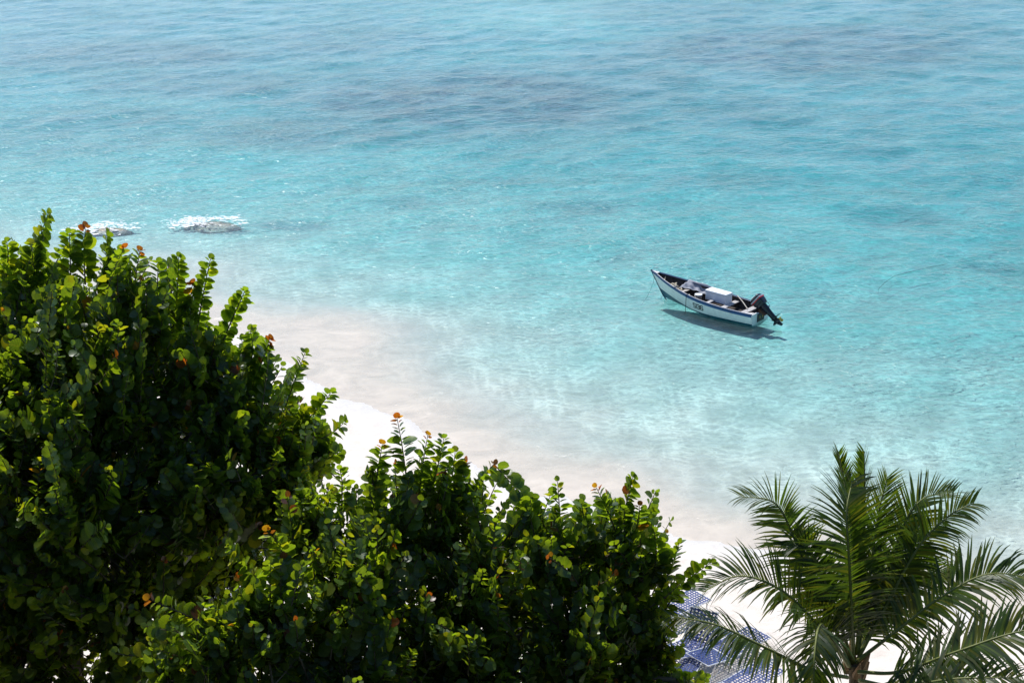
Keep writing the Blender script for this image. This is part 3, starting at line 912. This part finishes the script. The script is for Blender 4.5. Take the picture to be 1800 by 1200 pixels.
def build_foliage(tree, fo, leaf_mat, n_single=300):
    A = np.array(fo.L)
    pos, X, Y, Z, sz = A[:, 0:3], A[:, 3:6], A[:, 6:9], A[:, 9:12], A[:, 12]
    shp, tnt = A[:, 13].astype(int), A[:, 14].astype(int)
    cen = pos + X * (sz * .5)[:, None]
    # which leaves show largest from where the photograph was taken
    u, v, d = project(cen)
    view = cen - np.array([0, 0, CAM_H]); view /= np.linalg.norm(view, axis=1)[:, None]
    fac = np.abs((Z * view).sum(1))
    rad = sz * .5 * FPX / d * np.sqrt(np.clip(fac, .05, 1))
    C = 4.0
    W, Hh = 450, 300
    buf = np.full((Hh, W), -1, int)
    for i in np.argsort(-d):
        x0, x1 = int((u[i] - rad[i]) / C), int((u[i] + rad[i]) / C) + 1
        y0, y1 = int((v[i] - rad[i]) / C), int((v[i] + rad[i]) / C) + 1
        if x1 <= 0 or y1 <= 0 or x0 >= W or y0 >= Hh: continue
        xs = np.arange(max(x0, 0), min(x1, W)); ys = np.arange(max(y0, 0), min(y1, Hh))
        if len(xs) == 0 or len(ys) == 0: continue
        m = ((xs[None, :] + .5) * C - u[i]) ** 2 + ((ys[:, None] + .5) * C - v[i]) ** 2 < rad[i] ** 2
        sub = buf[ys[0]:ys[-1] + 1, xs[0]:xs[-1] + 1]; sub[m] = i
    cnt = np.bincount(buf[buf >= 0], minlength=len(A))
    pick = np.argsort(-cnt)[:n_single]
    single = np.zeros(len(A), bool); single[pick] = True
    # the rest in one mesh
    Vs, Fs, Ts, Us = [], [], [], []
    base = 0
    for k, (lv, lf) in enumerate(LEAF_SHAPES):
        idx = np.where((shp == k) & ~single)[0]
        if len(idx) == 0: continue
        loc = lv[None] * sz[idx][:, None, None]
        V = pos[idx][:, None] + loc[..., 0:1] * X[idx][:, None] + loc[..., 1:2] * Y[idx][:, None] + loc[..., 2:3] * Z[idx][:, None]
        nv = len(lv)
        F = lf[None] + (np.arange(len(idx)) * nv)[:, None, None] + base
        jit = RNG.uniform(.8, 1.22, (len(idx), 1))
        T = np.repeat((TINTS[tnt[idx]] * jit)[:, None], nv, 1)
        Vs.append(V.reshape(-1, 3)); Fs.append(F.reshape(-1, 3)); Ts.append(T.reshape(-1, 3)); Us.append(np.tile(lv, (len(idx), 1)))
        base += len(idx) * nv
    me = fast_mesh('crown', np.vstack(Vs), np.vstack(Fs), leaf_mat, np.vstack(Ts), np.vstack(Us))
    o = bpy.data.objects.new('crown', me); COL.objects.link(o); o.parent = tree
    o.matrix_parent_inverse = tree.matrix_basis.inverted()
    o['kind'] = 'stuff'
    cache = {}
    inv = tree.matrix_basis.inverted()
    for i in np.where(single)[0]:
        key = (shp[i], tnt[i])
        if key not in cache:
            lv, lf = LEAF_SHAPES[shp[i]]
            cache[key] = fast_mesh('leaf', lv, lf, leaf_mat, np.repeat(TINTS[tnt[i]][None], len(lv), 0), lv)
        lo = bpy.data.objects.new('leaf', cache[key]); COL.objects.link(lo); lo.parent = tree
        s = sz[i]
        lo.matrix_basis = inv @ Matrix(((X[i, 0] * s, Y[i, 0] * s, Z[i, 0] * s, pos[i, 0]), (X[i, 1] * s, Y[i, 1] * s, Z[i, 1] * s, pos[i, 1]), (X[i, 2] * s, Y[i, 2] * s, Z[i, 2] * s, pos[i, 2]), (0, 0, 0, 1)))
    tw = fo.stem.build('twigs', M_TWIG, tree); tw.matrix_parent_inverse = inv; tw['kind'] = 'stuff'
    print('leaves', len(A))

def sea_grape(name, label, blobs, spikes, base_uvD, trunk_top, seed, dens, leaf_size, extra_trunks=()):
    r = random.Random(seed)
    b0 = Vector((base_uvD[0], base_uvD[1], gz(base_uvD[0], base_uvD[1]) - .1))
    tree = empty(name, b0)
    inv = tree.matrix_basis.inverted()
    tag(tree, label, 'tree', 'sea grape trees along the beach')
    fo = Foliage(seed)
    B = []
    for (u, v, D, rp, dk) in blobs:
        c = at_dist(u, v, D); rr = rp * (c - Vector((0, 0, CAM_H))).length / FPX
        B.append((c, rr, dk))
    # trunk and limbs
    tt = Vector(trunk_top)
    mb = MB()
    mid = b0.lerp(tt, .5) + Vector((.15, .1, 0))
    mb.tube([b0, b0.lerp(mid, .5) + Vector((-.05, .04, 0)), mid, mid.lerp(tt, .5) + Vector((.06, 0, 0)), tt], [.22, .17, .145, .13, .12], 9)
    t_ = mb.build('trunk', M_BARK, tree, True); t_.matrix_parent_inverse = inv
    for q0, q1 in extra_trunks:
        q0 = Vector(q0); q1 = Vector(q1); q0.z = gz(q0.x, q0.y) - .1
        mb = MB(); m_ = q0.lerp(q1, .5) + Vector((r.uniform(-.2, .2), r.uniform(-.1, .1), 0))
        mb.tube([q0, m_, q1], [.12, .10, .07], 8); t_ = mb.build('trunk', M_BARK, tree, True); t_.matrix_parent_inverse = inv
    for c, rr, dk in B:
        frm = tt if c.z > tt.z - .5 else b0.lerp(tt, max(.25, min(1, (c.z - b0.z - .8) / max(.1, tt.z - b0.z))))
        m1 = frm.lerp(c, .4) + Vector((r.uniform(-.3, .3), r.uniform(-.3, .3), -.25)); 
        mb = MB(); mb.tube([frm, m1, frm.lerp(c, .75) + Vector((r.uniform(-.2, .2), r.uniform(-.2, .2), .05)), c], [.085, .065, .05, .035], 6)
        l_ = mb.build('limb', M_BARK, tree, True); l_.matrix_parent_inverse = inv
    for bi, (c, rr, dk) in enumerate(B):
        n = int(4 * math.pi * rr * rr * dens * dk)
        for k in range(n):
            zc = r.uniform(-.75, 1); ph = r.uniform(0, 2 * math.pi); s_ = math.sqrt(1 - zc * zc)
            nd = Vector((s_ * math.cos(ph), s_ * math.sin(ph), zc))
            depth = r.choices((r.uniform(.78, 1.04), r.uniform(.35, .8)), (.72, .28))[0]
            if depth > .7:
                w_ = c + nd * rr
                cl_ = float(fbm(np.array([w_.x * .95 + w_.y * .4]), np.array([w_.z * .95 - w_.y * .5]), 2, seed)[0])
                if cl_ < .40: depth *= .78
                elif zc > .15 and r.random() < .16: depth *= r.uniform(1.08, 1.26)
            tip = c + nd * rr * depth
            if any((tip - c2).length < r2 * .72 for j, (c2, r2, d2) in enumerate(B) if j != bi) and r.random() < .8: continue
            d = (nd * .75 + Vector((0, 0, .85)) + Vector((r.gauss(0, .28), r.gauss(0, .28), r.gauss(0, .2)))).normalized()
            L = r.uniform(.5, 1.05) * (1.15 if depth > 1.04 else 1)
            st = tip - d * L
            mid = st.lerp(tip, .5) + Vector((r.gauss(0, .05), r.gauss(0, .05), r.gauss(0, .03) - .04))
            fo.shoot([st, mid, tip], int(L * r.uniform(15, 20)), leaf_size * r.uniform(.8, 1.15), .045 if depth > .78 else .0)
            if r.random() < .5:
                fo.stem.tube([st, st.lerp(c, .5) + Vector((r.gauss(0, .08), r.gauss(0, .08), -.08)), c], [.012, .017, .026], 4, False)
    for sp in spikes:
        D = sp[0]; red = sp[1]
        pts = [at_dist(u, v, D + r.uniform(-.1, .1)) for u, v in sp[2:]]
        L = sum((b - a).length for a, b in zip(pts[:-1], pts[1:]))
        vd = (pts[0] - Vector((0, 0, CAM_H))).normalized()
        fo.shoot(pts, max(7, int(L * 30)), leaf_size * r.uniform(1.0, 1.2), red, vd + Vector((r.gauss(0, .35), r.gauss(0, .35), r.gauss(0, .3))), .012, 0)
    build_foliage(tree, fo, M_LEAF)
    return tree

LB = [(60, 575, 20.6, 150, 1), (225, 570, 20.3, 120, 1), (150, 690, 19.9, 200, 1), (335, 640, 20.2, 115, 1), (400, 715, 20.2, 130, 1), (490, 780, 20.4, 95, 1.1), (370, 840, 19.6, 150, 1),
      (120, 870, 19.2, 220, 1), (-130, 650, 20.7, 220, .9), (-110, 930, 19.6, 240, .9), (470, 865, 20.0, 110, 1.1), (230, 1020, 19.6, 170, .9), (60, 1100, 19.6, 190, .9), (300, 1150, 19.8, 150, .7), (120, 1000, 20.6, 220, .7), (420, 960, 20.4, 100, .8), (545, 775, 20.6, 50, 1.3)]
LS = [(20.5, 0, (35, 500), (62, 440), (84, 376)), (20.4, 1, (150, 500), (147, 450), (150, 400)), (20.3, 0, (125, 500), (122, 410)), (20.5, 0, (185, 520), (188, 470), (190, 412)), (20.3, 1, (232, 540), (238, 490), (246, 440)),
      (20.3, 0, (210, 540), (212, 440)), (20.2, 0, (308, 570), (312, 510), (314, 452)), (20.2, 0, (275, 560), (278, 462)), (20.2, 0, (345, 590), (356, 520), (370, 455)), (20.2, 0, (388, 610), (408, 560), (430, 512)), (20.2, 1, (440, 690), (460, 640), (474, 596)),
      (20.3, 0, (500, 720), (518, 670), (536, 620)), (20.4, 0, (530, 750), (560, 715), (582, 690)), (20.4, 0, (540, 780), (580, 765), (606, 742)), (20.4, 0, (530, 800), (570, 800), (598, 795)), (20.4, 0, (440, 650), (445, 610), (440, 580)),
      (20.5, 0, (10, 500), (15, 440), (12, 425)), (20.4, 0, (60, 500), (55, 430)), (20.3, 1, (330, 560), (338, 500)), (19.4, 0, (150, 800), (190, 740), (215, 700)), (19.4, 0, (300, 830), (355, 800), (378, 775))]
MBL = [(560, 925, 18.3, 85, 1), (690, 915, 18.6, 100, 1), (785, 900, 18.8, 90, 1), (620, 1030, 17.5, 130, 1), (480, 1080, 16.7, 110, 1), (370, 1130, 16.5, 85, 1), (850, 985, 18.4, 130, 1), (965, 965, 18.6, 100, 1), (1080, 955, 18.8, 90, 1.05),
       (1095, 1050, 18.4, 95, 1), (1000, 1110, 18.0, 120, .9), (790, 1120, 17.8, 140, .9), (620, 1180, 16.8, 130, .9), (1120, 1140, 18.2, 70, .8), (910, 1220, 17.6, 130, .8), (1110, 1220, 17.9, 70, .8), (430, 1210, 16.4, 100, .9), (300, 1150, 16.6, 50, .9), (760, 1290, 17.6, 160, .6), (1168, 1125, 18.2, 42, 1), (1188, 1195, 18.0, 45, 1)]
MS = [(18.6, 1, (716, 880), (712, 810), (698, 735)), (18.6, 1, (735, 880), (742, 820), (752, 764)), (18.7, 0, (752, 880), (770, 820), (780, 770)), (18.7, 0, (785, 890), (795, 840), (800, 794)), (18.6, 1, (655, 880), (664, 830), (672, 780)), (18.7, 1, (800, 890), (812, 850), (820, 812)),
      (18.7, 1, (825, 885), (845, 845), (868, 815)), (18.7, 0, (868, 815), (895, 845), (928, 882)), (18.6, 0, (985, 950), (984, 900), (980, 845)), (18.7, 1, (1085, 940), (1065, 890), (1048, 856)), (18.7, 0, (1090, 920), (1103, 880), (1112, 838)), (18.6, 1, (1110, 960), (1122, 920), (1124, 888)),
      (18.5, 0, (1145, 1030), (1155, 980), (1150, 935)), (18.5, 0, (1160, 1040), (1182, 990), (1194, 955)), (18.4, 0, (1165, 1075), (1205, 1020), (1250, 988)), (16.5, 1, (375, 1100), (315, 1075), (262, 1052)), (16.5, 0, (345, 1165), (270, 1155), (202, 1148)), (16.5, 0, (380, 1120), (310, 1110), (258, 1100)), (17.0, 1, (505, 1010), (495, 960), (470, 932)),
      (16.8, 0, (455, 1040), (425, 990), (402, 958)), (18.4, 0, (600, 900), (602, 850), (598, 825)), (18.4, 0, (545, 900), (540, 865)), (18.4, 0, (500, 920), (490, 870)), (18.2, 0, (1180, 1200), (1215, 1192), (1240, 1190)), (18.5, 0, (935, 930), (932, 875)), (18.6, 0, (1030, 930), (1022, 885)), (18.4, 1, (1060, 1030), (1072, 1008)),
      (17.8, 0, (720, 1080), (770, 1050), (810, 1035)), (17.9, 1, (1010, 1040), (1060, 1025), (1080, 1008)), (17.4, 0, (580, 1110), (640, 1080), (690, 1075))]
left_base = at_dist(85, 1200, 20.0); mid_base = at_dist(800, 1200, 18.4)
sea_grape('sea_grape_tree', 'tall dense sea grape tree filling the left edge, round green leaves, dark shaded underside', LB, LS, (left_base.x, 20.0), at_dist(110, 900, 20.1), 5, 9.6, .152,
          [((left_base.x + .8, 20.2, 0), at_dist(200, 940, 20.0)), ((left_base.x - .7, 20.4, 0), at_dist(40, 900, 20.3))])
sea_grape('sea_grape_tree', 'lower sea grape tree in the foreground middle with orange new leaves on upright shoots', MBL, MS, (mid_base.x, 18.4), at_dist(800, 1150, 18.5), 8, 11.5, .142,
          [((mid_base.x - 1.5, 18.2, 0), at_dist(600, 1130, 18.1)), ((mid_base.x + 1.4, 18.4, 0), at_dist(1000, 1130, 18.4))])
# -- coconut palm
PALM_D = 19.0
pc = at_dist(1503, 1150, PALM_D)
pbase = Vector((pc.x + .25, PALM_D + .3, gz(pc.x, PALM_D + .3) - .05))
palm = empty('coconut_palm', pbase)
tag(palm, 'young coconut palm with arching feathery fronds at the lower right', 'tree')
pinv = palm.matrix_basis.inverted()
M_PTRUNK = simple('palm_trunk_fibre', (.13, .095, .055), .9, .35, 14, .5)
M_RACHIS = simple('palm_rachis', (.17, .19, .045), .55, .2, 10, .1)
M_HUSK = simple('dry_palm_sheath', (.33, .20, .10), .9, .3, 10, .4)
def keep(o): o.matrix_parent_inverse = pinv; return o
mb = MB()
N = 40; pts = []; rad = []
for k in range(N):
    f = k / (N - 1)
    q = pbase.lerp(pc + Vector((0, 0, -.15)), f) + Vector((.12 * math.sin(f * 3), 0, 0))
    pts.append(q); rad.append((.17 - .06 * f) * (1 + .05 * (k % 2)))
mb.tube(pts, rad, 12); keep(mb.build('trunk', M_PTRUNK, palm))
for k in range(7):
    a = k * 2.4
    c = pts[-1] + Vector((.11 * math.cos(a), .11 * math.sin(a), -.28 + .05 * k))
    d = Vector((math.cos(a) * .35, math.sin(a) * .35, 1)).normalized()
    mb = MB(); mb.tube([c, c + d * .15, c + d * .32], [.075, .05, .012], 6); keep(mb.build('sheath', M_HUSK, palm))

def bez(pts, n):
    """smooth curve through points"""
    P_ = [pts[0] * 2 - pts[1]] + pts + [pts[-1] * 2 - pts[-2]]
    out = []
    for i in range(1, len(P_) - 2):
        for k in range(n):
            t = k / n; a, b, c, d = P_[i - 1], P_[i], P_[i + 1], P_[i + 2]
            out.append(.5 * ((2 * b) + (c - a) * t + (2 * a - 5 * b + 4 * c - d) * t * t + (3 * b - a - 3 * c + d) * t ** 3))
    out.append(pts[-1])
    return out

PL = []          # leaflets: frond index, verts
rp = random.Random(23)
fronds = []
def frond(ctrl, facing, leaf_len=.72, droop=.35, vee=.30, dens=1.0, lean=.55):
    """ctrl: photo positions with depth offsets; facing: direction the frond's upper face looks"""
    pts = bez([at_dist(u, v, PALM_D + d) for u, v, d in ctrl], 12)
    n = len(pts)
    mb = MB(); mb.tube(pts, [.030 * (1 - i / n) ** .8 + .004 for i in range(n)], 5)
    ro = keep(mb.build('frond', M_RACHIS, palm, True))
    fi = len(fronds); fronds.append(ro)
    cum = [0]
    for a, b in zip(pts[:-1], pts[1:]): cum.append(cum[-1] + (b - a).length)
    tot = cum[-1]
    m = int(tot * 28 * dens)
    fv = Vector(facing).normalized()
    for k in range(m):
        s = .16 + .84 * (k + .5) / m
        d = s * tot
        i = min(n - 2, max(j for j in range(n) if cum[j] <= d))
        q = pts[i].lerp(pts[i + 1], (d - cum[i]) / max(1e-6, cum[i + 1] - cum[i]))
        T = (pts[min(n - 1, i + 2)] - pts[max(0, i - 1)]).normalized()
        Nn = (fv - T * fv.dot(T)).normalized()
        S = T.cross(Nn).normalized()
        f = (s - .16) / .84
        ln = 1.1 * leaf_len * (math.sin(math.pi * (.16 + .74 * f)) ** .7) * rp.uniform(.88, 1.08)
        if rp.random() < .05: ln *= rp.uniform(.3, .7)
        clump = .22 * math.sin(k * .55 + fi) + .12 * math.sin(k * 1.7 + fi * 2)
        for sd in (1, -1):
            if rp.random() < .05: continue
            le = lean + .75 * f ** 2 + rp.gauss(0, .09) + .5 * clump * sd
            dr = (S * sd + T * le + Nn * (vee + clump + rp.gauss(0, .10))).normalized()
            w = .0190 * (.7 + .5 * math.sin(math.pi * min(1, f + .15))) 
            pp = [q]; cur = dr; pos = q
            for c in range(4):
                cur = (cur + Vector((0, 0, -1)) * droop * (.10 + .16 * c) * rp.uniform(.7, 1.3)).normalized()
                pos = pos + cur * ln / 4; pp.append(pos)
            wdir = (T - dr * T.dot(dr)).normalized()
            wd2 = (wdir + Nn * .35 * sd).normalized()
            ws_ = [.55, 1.0, .9, .6, .08]
            vs = []
            for c in range(5): vs += [pp[c] - wd2 * w * ws_[c], pp[c] + wd2 * w * ws_[c]]
            PL.append((fi, vs, rp.random()))
    return ro
UPF = (0, -.35, 1)
CAMF = (0, -1, .35)
def F(c, facing=UPF, **k): return frond(c, facing, **k)
F([(1500, 1165, 0), (1497, 1080, -.25), (1492, 980, -.45), (1488, 900, -.35), (1498, 845, .1)], (0.02, -1, .45), leaf_len=.82, vee=.25, droop=.30)
F([(1500, 1150, .05), (1500, 1000, .25), (1490, 880, .35), (1474, 795, .3)], (.5, .6, .5), leaf_len=.42, vee=.55, lean=1.3, droop=.05)
F([(1506, 1150, .05), (1516, 1000, .3), (1520, 880, .4), (1519, 793, .35)], (-.3, .7, .4), leaf_len=.42, vee=.6, lean=1.4, droop=.05)
F([(1508, 1150, .05), (1530, 1000, .5), (1545, 900, .8), (1560, 838, .9)], (.2, -.9, .5), leaf_len=.6, vee=.4, lean=1.0, droop=.15)
F([(1496, 1160, 0), (1440, 1050, .3), (1398, 950, .5), (1362, 884, .6), (1300, 872, .6)], (-.45, -.2, .8), leaf_len=.60, droop=.35, vee=.40)
F([(1508, 1150, .1), (1555, 1020, .6), (1590, 920, .9), (1625, 875, 1.0), (1675, 866, 1.1)], (.3, -.1, .9), leaf_len=.62, vee=.55, droop=.15, lean=.75)
F([(1508, 1158, 0), (1560, 1060, .2), (1615, 960, .35), (1670, 905, .4), (1712, 884, .4)], (.3, -.45, .8), leaf_len=.60, droop=.55)
F([(1508, 1160, -.1), (1580, 1105, -.1), (1660, 1045, -.1), (1740, 1008, 0), (1830, 1018, 0)], (.15, -.35, 1), leaf_len=.75, droop=.55, vee=.35)
F([(1508, 1180, -.3), (1580, 1180, -.6), (1680, 1145, -.9), (1800, 1108, -1.0), (1900, 1112, -1.0)], (.1, -.4, 1), leaf_len=.75, droop=.6, vee=.2)
F([(1492, 1165, -.1), (1430, 1090, -.2), (1370, 1035, -.2), (1300, 1012, -.1), (1235, 1040, 0)], (-.2, -.25, 1), leaf_len=.72, droop=.45, vee=.45)
F([(1490, 1190, -.4), (1430, 1178, -.8), (1350, 1140, -1.2), (1260, 1098, -1.3), (1178, 1082, -1.3)], (-.1, -.3, 1), leaf_len=.62, droop=.75, vee=.05)
F([(1510, 1195, -.4), (1580, 1205, -.9), (1680, 1192, -1.3), (1790, 1190, -1.5)], (.1, -.4, 1), leaf_len=.62, droop=.6, vee=.2)
F([(1492, 1170, -.2), (1455, 1110, -.6), (1440, 1100, -1.0), (1432, 1150, -1.5), (1430, 1230, -1.8)], (-.1, -.8, .6), leaf_len=.70, droop=.7, vee=.05)
F([(1498, 1165, 0), (1470, 1070, .1), (1440, 1000, .2), (1420, 960, .25), (1390, 950, .3)], (-.4, -.6, .7), leaf_len=.62, droop=.4, vee=.3)
F([(1506, 1165, 0), (1540, 1085, .3), (1580, 1030, .5), (1620, 1000, .6), (1670, 1010, .6)], (.35, -.5, .8), leaf_len=.70, droop=.7, vee=.15)
F([(1500, 1150, .3), (1490, 1060, 1.0), (1470, 1010, 1.7), (1440, 1000, 2.3)], (0, .4, 1), leaf_len=.7, droop=.5, vee=.2)
F([(1508, 1150, .3), (1530, 1060, 1.0), (1560, 1000, 1.7), (1610, 1010, 2.4)], (0, .4, 1), leaf_len=.7, droop=.5, vee=.2)
# the 300 leaflets that show largest are single pieces, the others one mesh for each frond
LF4 = [(0, 1, 3, 2), (2, 3, 5, 4), (4, 5, 7, 6), (6, 7, 9, 8)]
C_ = np.array([[tuple(v) for v in vs] for _, vs, _ in PL])
uu, vv_, dd = project(C_.reshape(-1, 3)); uu = uu.reshape(-1, 10); vv_ = vv_.reshape(-1, 10)
span = np.hypot(uu[:, 0] - uu[:, 8], vv_[:, 0] - vv_[:, 8])
inside = (uu.min(1) > 0) & (uu.max(1) < 1800) & (vv_.max(1) < 1200)
wpx = np.hypot(uu[:, 2] - uu[:, 3], vv_[:, 2] - vv_[:, 3])
score = np.where(inside, span * wpx, 0)
big = set(np.argsort(-score)[:300].tolist())
PT = np.array([(.040, .080, .016), (.056, .100, .016), (.032, .066, .018), (.085, .108, .020)]) * .6
by = {}
for i, (fi, vs, rv) in enumerate(PL):
    tint = PT[int(rv * 4) % 4] * (.85 + .3 * ((rv * 37) % 1))
    if i in big:
        me = fast_mesh('leaflet', np.array([tuple(v) for v in vs]), np.array(LF4), M_PALM, np.repeat(tint[None], 10, 0))
        o = bpy.data.objects.new('leaflet', me); COL.objects.link(o); o.parent = fronds[fi]
        o.matrix_parent_inverse = pinv
        o.matrix_parent_inverse = Matrix.Identity(4)
    else: by.setdefault(fi, []).append((vs, tint))
for fi, L in by.items():
    V = np.array([tuple(v) for vs, _ in L for v in vs]); n = len(L)
    F4 = (np.array(LF4)[None] + (np.arange(n) * 10)[:, None, None]).reshape(-1, 4)
    T = np.repeat(np.array([t for _, t in L]), 10, 0)
    me = fast_mesh('leaflets', V, F4, M_PALM, T)
    o = bpy.data.objects.new('leaflets', me); COL.objects.link(o); o.parent = fronds[fi]; o['kind'] = 'stuff'

# ------------------------------------------------------------------ woven sun loungers on the sand
M_STRAP = simple('blue_vinyl_strap', (.035, .055, .17), .4, .12, 20, 0, .5)
M_TUBE = simple('white_metal_tube', (.74, .74, .74), .3, .05, 10, 0, .5)
def strap(name, a, b, w, up, wave, par):
    """a flat woven band from a to b; wave: +1/-1 per crossing"""
    a, b = Vector(a), Vector(b); d = (b - a); L = d.length; d.normalize()
    s = d.cross(Vector(up)).normalized(); n_ = Vector(up)
    k = len(wave); vs = []
    for i, wv in enumerate(wave):
        q = a.lerp(b, i / (k - 1)) + n_ * wv * .0035
        vs += [q - s * w, q + s * w]
    fs = [(2 * i, 2 * i + 1, 2 * i + 3, 2 * i + 2) for i in range(k - 1)]
    return mesh_obj(name, vs, fs, M_STRAP, par)
def lounger(x, y, rz, back_ang, label):
    z = gz(x, y)
    lg = empty('sun_lounger', (x, y, z), rz)
    tag(lg, label, 'sun lounger', 'blue woven loungers on the sand')
    Wd, Hs, Ls, Lb = .31, .34, 1.25, .72
    mb = MB()
    for s in (1, -1):
        mb.tube([(0, s * Wd, Hs), (Ls, s * Wd, Hs)], .014, 6)
    mb.tube([(Ls, -Wd, Hs), (Ls, Wd, Hs)], .014, 6); mb.tube([(0, -Wd, Hs), (0, Wd, Hs)], .014, 6)
    mb.build('seat_frame', M_TUBE, lg)
    ca, sa = math.cos(back_ang), math.sin(back_ang)
    bp_ = lambda d, yy: Vector((-d * ca, yy, Hs + d * sa))
    mb = MB()
    mb.tube([bp_(0.02, Wd), bp_(Lb, Wd), bp_(Lb, -Wd), bp_(.02, -Wd)], .014, 6)
    bk_ = mb.build('backrest', M_TUBE, lg)
    for s in (1, -1):
        mb = MB(); mb.tube([bp_(Lb * .72, s * (Wd + .02)), (-Lb * ca * .72 - .16, s * (Wd + .02), Hs - .30), (-.25, s * (Wd + .02), Hs - .05)], .010, 6); mb.build('back_prop', M_TUBE, lg)
    for xx in (.12, Ls - .15):
        mb = MB(); mb.tube([(xx, Wd, Hs), (xx + .05, Wd, .01), (xx + .05, -Wd, .01), (xx, -Wd, Hs)], .013, 6); mb.build('leg', M_TUBE, lg)
    # weave: cross straps and long straps
    nl = 8
    def weave(p, L, par, up):
        nc = int(L / .072)
        for i in range(nc):
            d = L * (i + .5) / nc
            strap('strap', p(d, -Wd), p(d, Wd), .0185, up, [(1 if (i + j) % 2 else -1) for j in range(nl + 2)], par)
        for j in range(nl):
            yy = -Wd + 2 * Wd * (j + .5) / nl
            strap('strap', p(0.02, yy), p(L, yy), .0185, up, [(-1 if (i + j) % 2 else 1) for i in range(nc + 1)], par)
    weave(lambda d, yy: Vector((d, yy, Hs + .012)), Ls, lg, (0, 0, 1))
    weave(bp_, Lb, bk_, (sa, 0, ca))
    return lg
def lounge_at(u, v, rz, ba, label, h=.34):
    z = .9
    for _ in range(4):
        q = at_height(u, v, z + h); z = gz(q.x, q.y)
    return lounger(q.x, q.y, R(rz), ba, label)
lounge_at(1162, 1076, 38, R(12), 'blue woven lounger lying nearly flat, farthest up the sand, beside the bush')
lounge_at(1226, 1130, 245, R(58), 'blue woven lounger with raised backrest showing dark against the bright sand')
lounge_at(1266, 1146, 40, R(10), 'blue woven lounger lying flat under the palm fronds')
lounge_at(1205, 1140, 40, R(14), 'blue woven lounger half hidden behind the bush and a low palm frond')
lounge_at(1290, 1210, 42, R(12), 'blue woven lounger nearest the camera at the bottom edge below the palm')
lounge_at(365, 1045, 35, R(40), 'blue woven lounger glimpsed through a gap between the two sea grape trees')

# ------------------------------------------------------------------ rocks awash with foam
def rock_mat(name, ca, cb):
    g = NT(name)
    p = g.n('ShaderNodeBsdfPrincipled', i_Roughness=.45)
    tc = g.n('ShaderNodeTexCoord')
    n1 = g.ramp(g.noise(2.5, 6, .65, tc.outputs['Object']), [(.35, 0.0), (.65, 1.0)])
    g.l(g.mix(n1, ca, cb), p.inputs['Base Color'])
    bp = g.n('ShaderNodeBump', i_Strength=.8, i_Distance=.05); g.l(g.noise(7, 5, .7, tc.outputs['Object']), bp.inputs['Height']); g.l(bp.outputs[0], p.inputs['Normal'])
    g.l(p.outputs[0], g.out.inputs['Surface'])
    return g.m
M_ROCK = rock_mat('wet_reef_rock', (.14, .11, .06), (.32, .26, .15))
M_WEEDROCK = rock_mat('weedy_reef_rock', (.025, .032, .03), (.07, .08, .07))
M_FOAM = simple('sea_foam', (.88, .89, .89), .8, .03, 8)
def rock(u, v, rx, ry, top, label, seed, foam, frad):
    c = at_height(u, v, 0)
    rt = empty('reef_rock', (c.x, c.y, -.3)); tag(rt, label, 'rock', 'reef rocks awash near the shore')
    bm = bmesh.new(); bmesh.ops.create_icosphere(bm, subdivisions=4, radius=1)
    for w in bm.verts:
        a = w.co.copy()
        k = .75 + .55 * float(fbm(np.array([a.x * 2 + seed * 7 + a.z]), np.array([a.y * 2 + a.z * .7]), 4, seed)[0])
        w.co = Vector((a.x * rx * k, a.y * ry * k, a.z * (top + .3) * k))
    bm_obj('stone', bm, M_ROCK if foam > 100 else M_WEEDROCK, rt, True)
    r = random.Random(seed)
    mb = MB()
    for k in range(foam):
        if r.random() < .55:      # broken water on the windward side
            x = -rx * .95 + r.gauss(0, .42 * rx) * frad; y = r.gauss(.1, .5) * ry * frad
        else:
            a = r.gauss(1.7, 1.1); x = rx * 1.05 * math.cos(a) + r.gauss(0, .22) * frad; y = ry * 1.05 * math.sin(a) + r.gauss(0, .22) * frad
        s = r.uniform(.012, .05) * (2.0 if r.random() < .12 else 1)
        zz_ = float(sea_z(np.array([c.x + x]), np.array([c.y + y]))[0]) + .3 + .008 + abs(r.gauss(0, .012))
        n = 6; ph = r.random() * 6
        vs = [(x + s * r.uniform(.5, 1.4) * 1.8 * math.cos(2 * math.pi * i / n + ph), y + s * r.uniform(.5, 1.4) * math.sin(2 * math.pi * i / n + ph), zz_ + r.uniform(-.003, .003)) for i in range(n)]
        mb.add(vs + [(x, y, zz_ + s * .15)], [(i, (i + 1) % n, n) for i in range(n)])
    f_ = mb.build('foam', M_FOAM, rt); f_['kind'] = 'stuff'
    return rt
rock(375, 392, 1.15, .75, .0, 'low reef rock ringed with white foam, just right of the tall bush', 3, 520, 1.0)
rock(195, 402, .95, .6, .03, 'olive reef rock in breaking foam behind the top of the tall bush', 5, 420, 1.3)
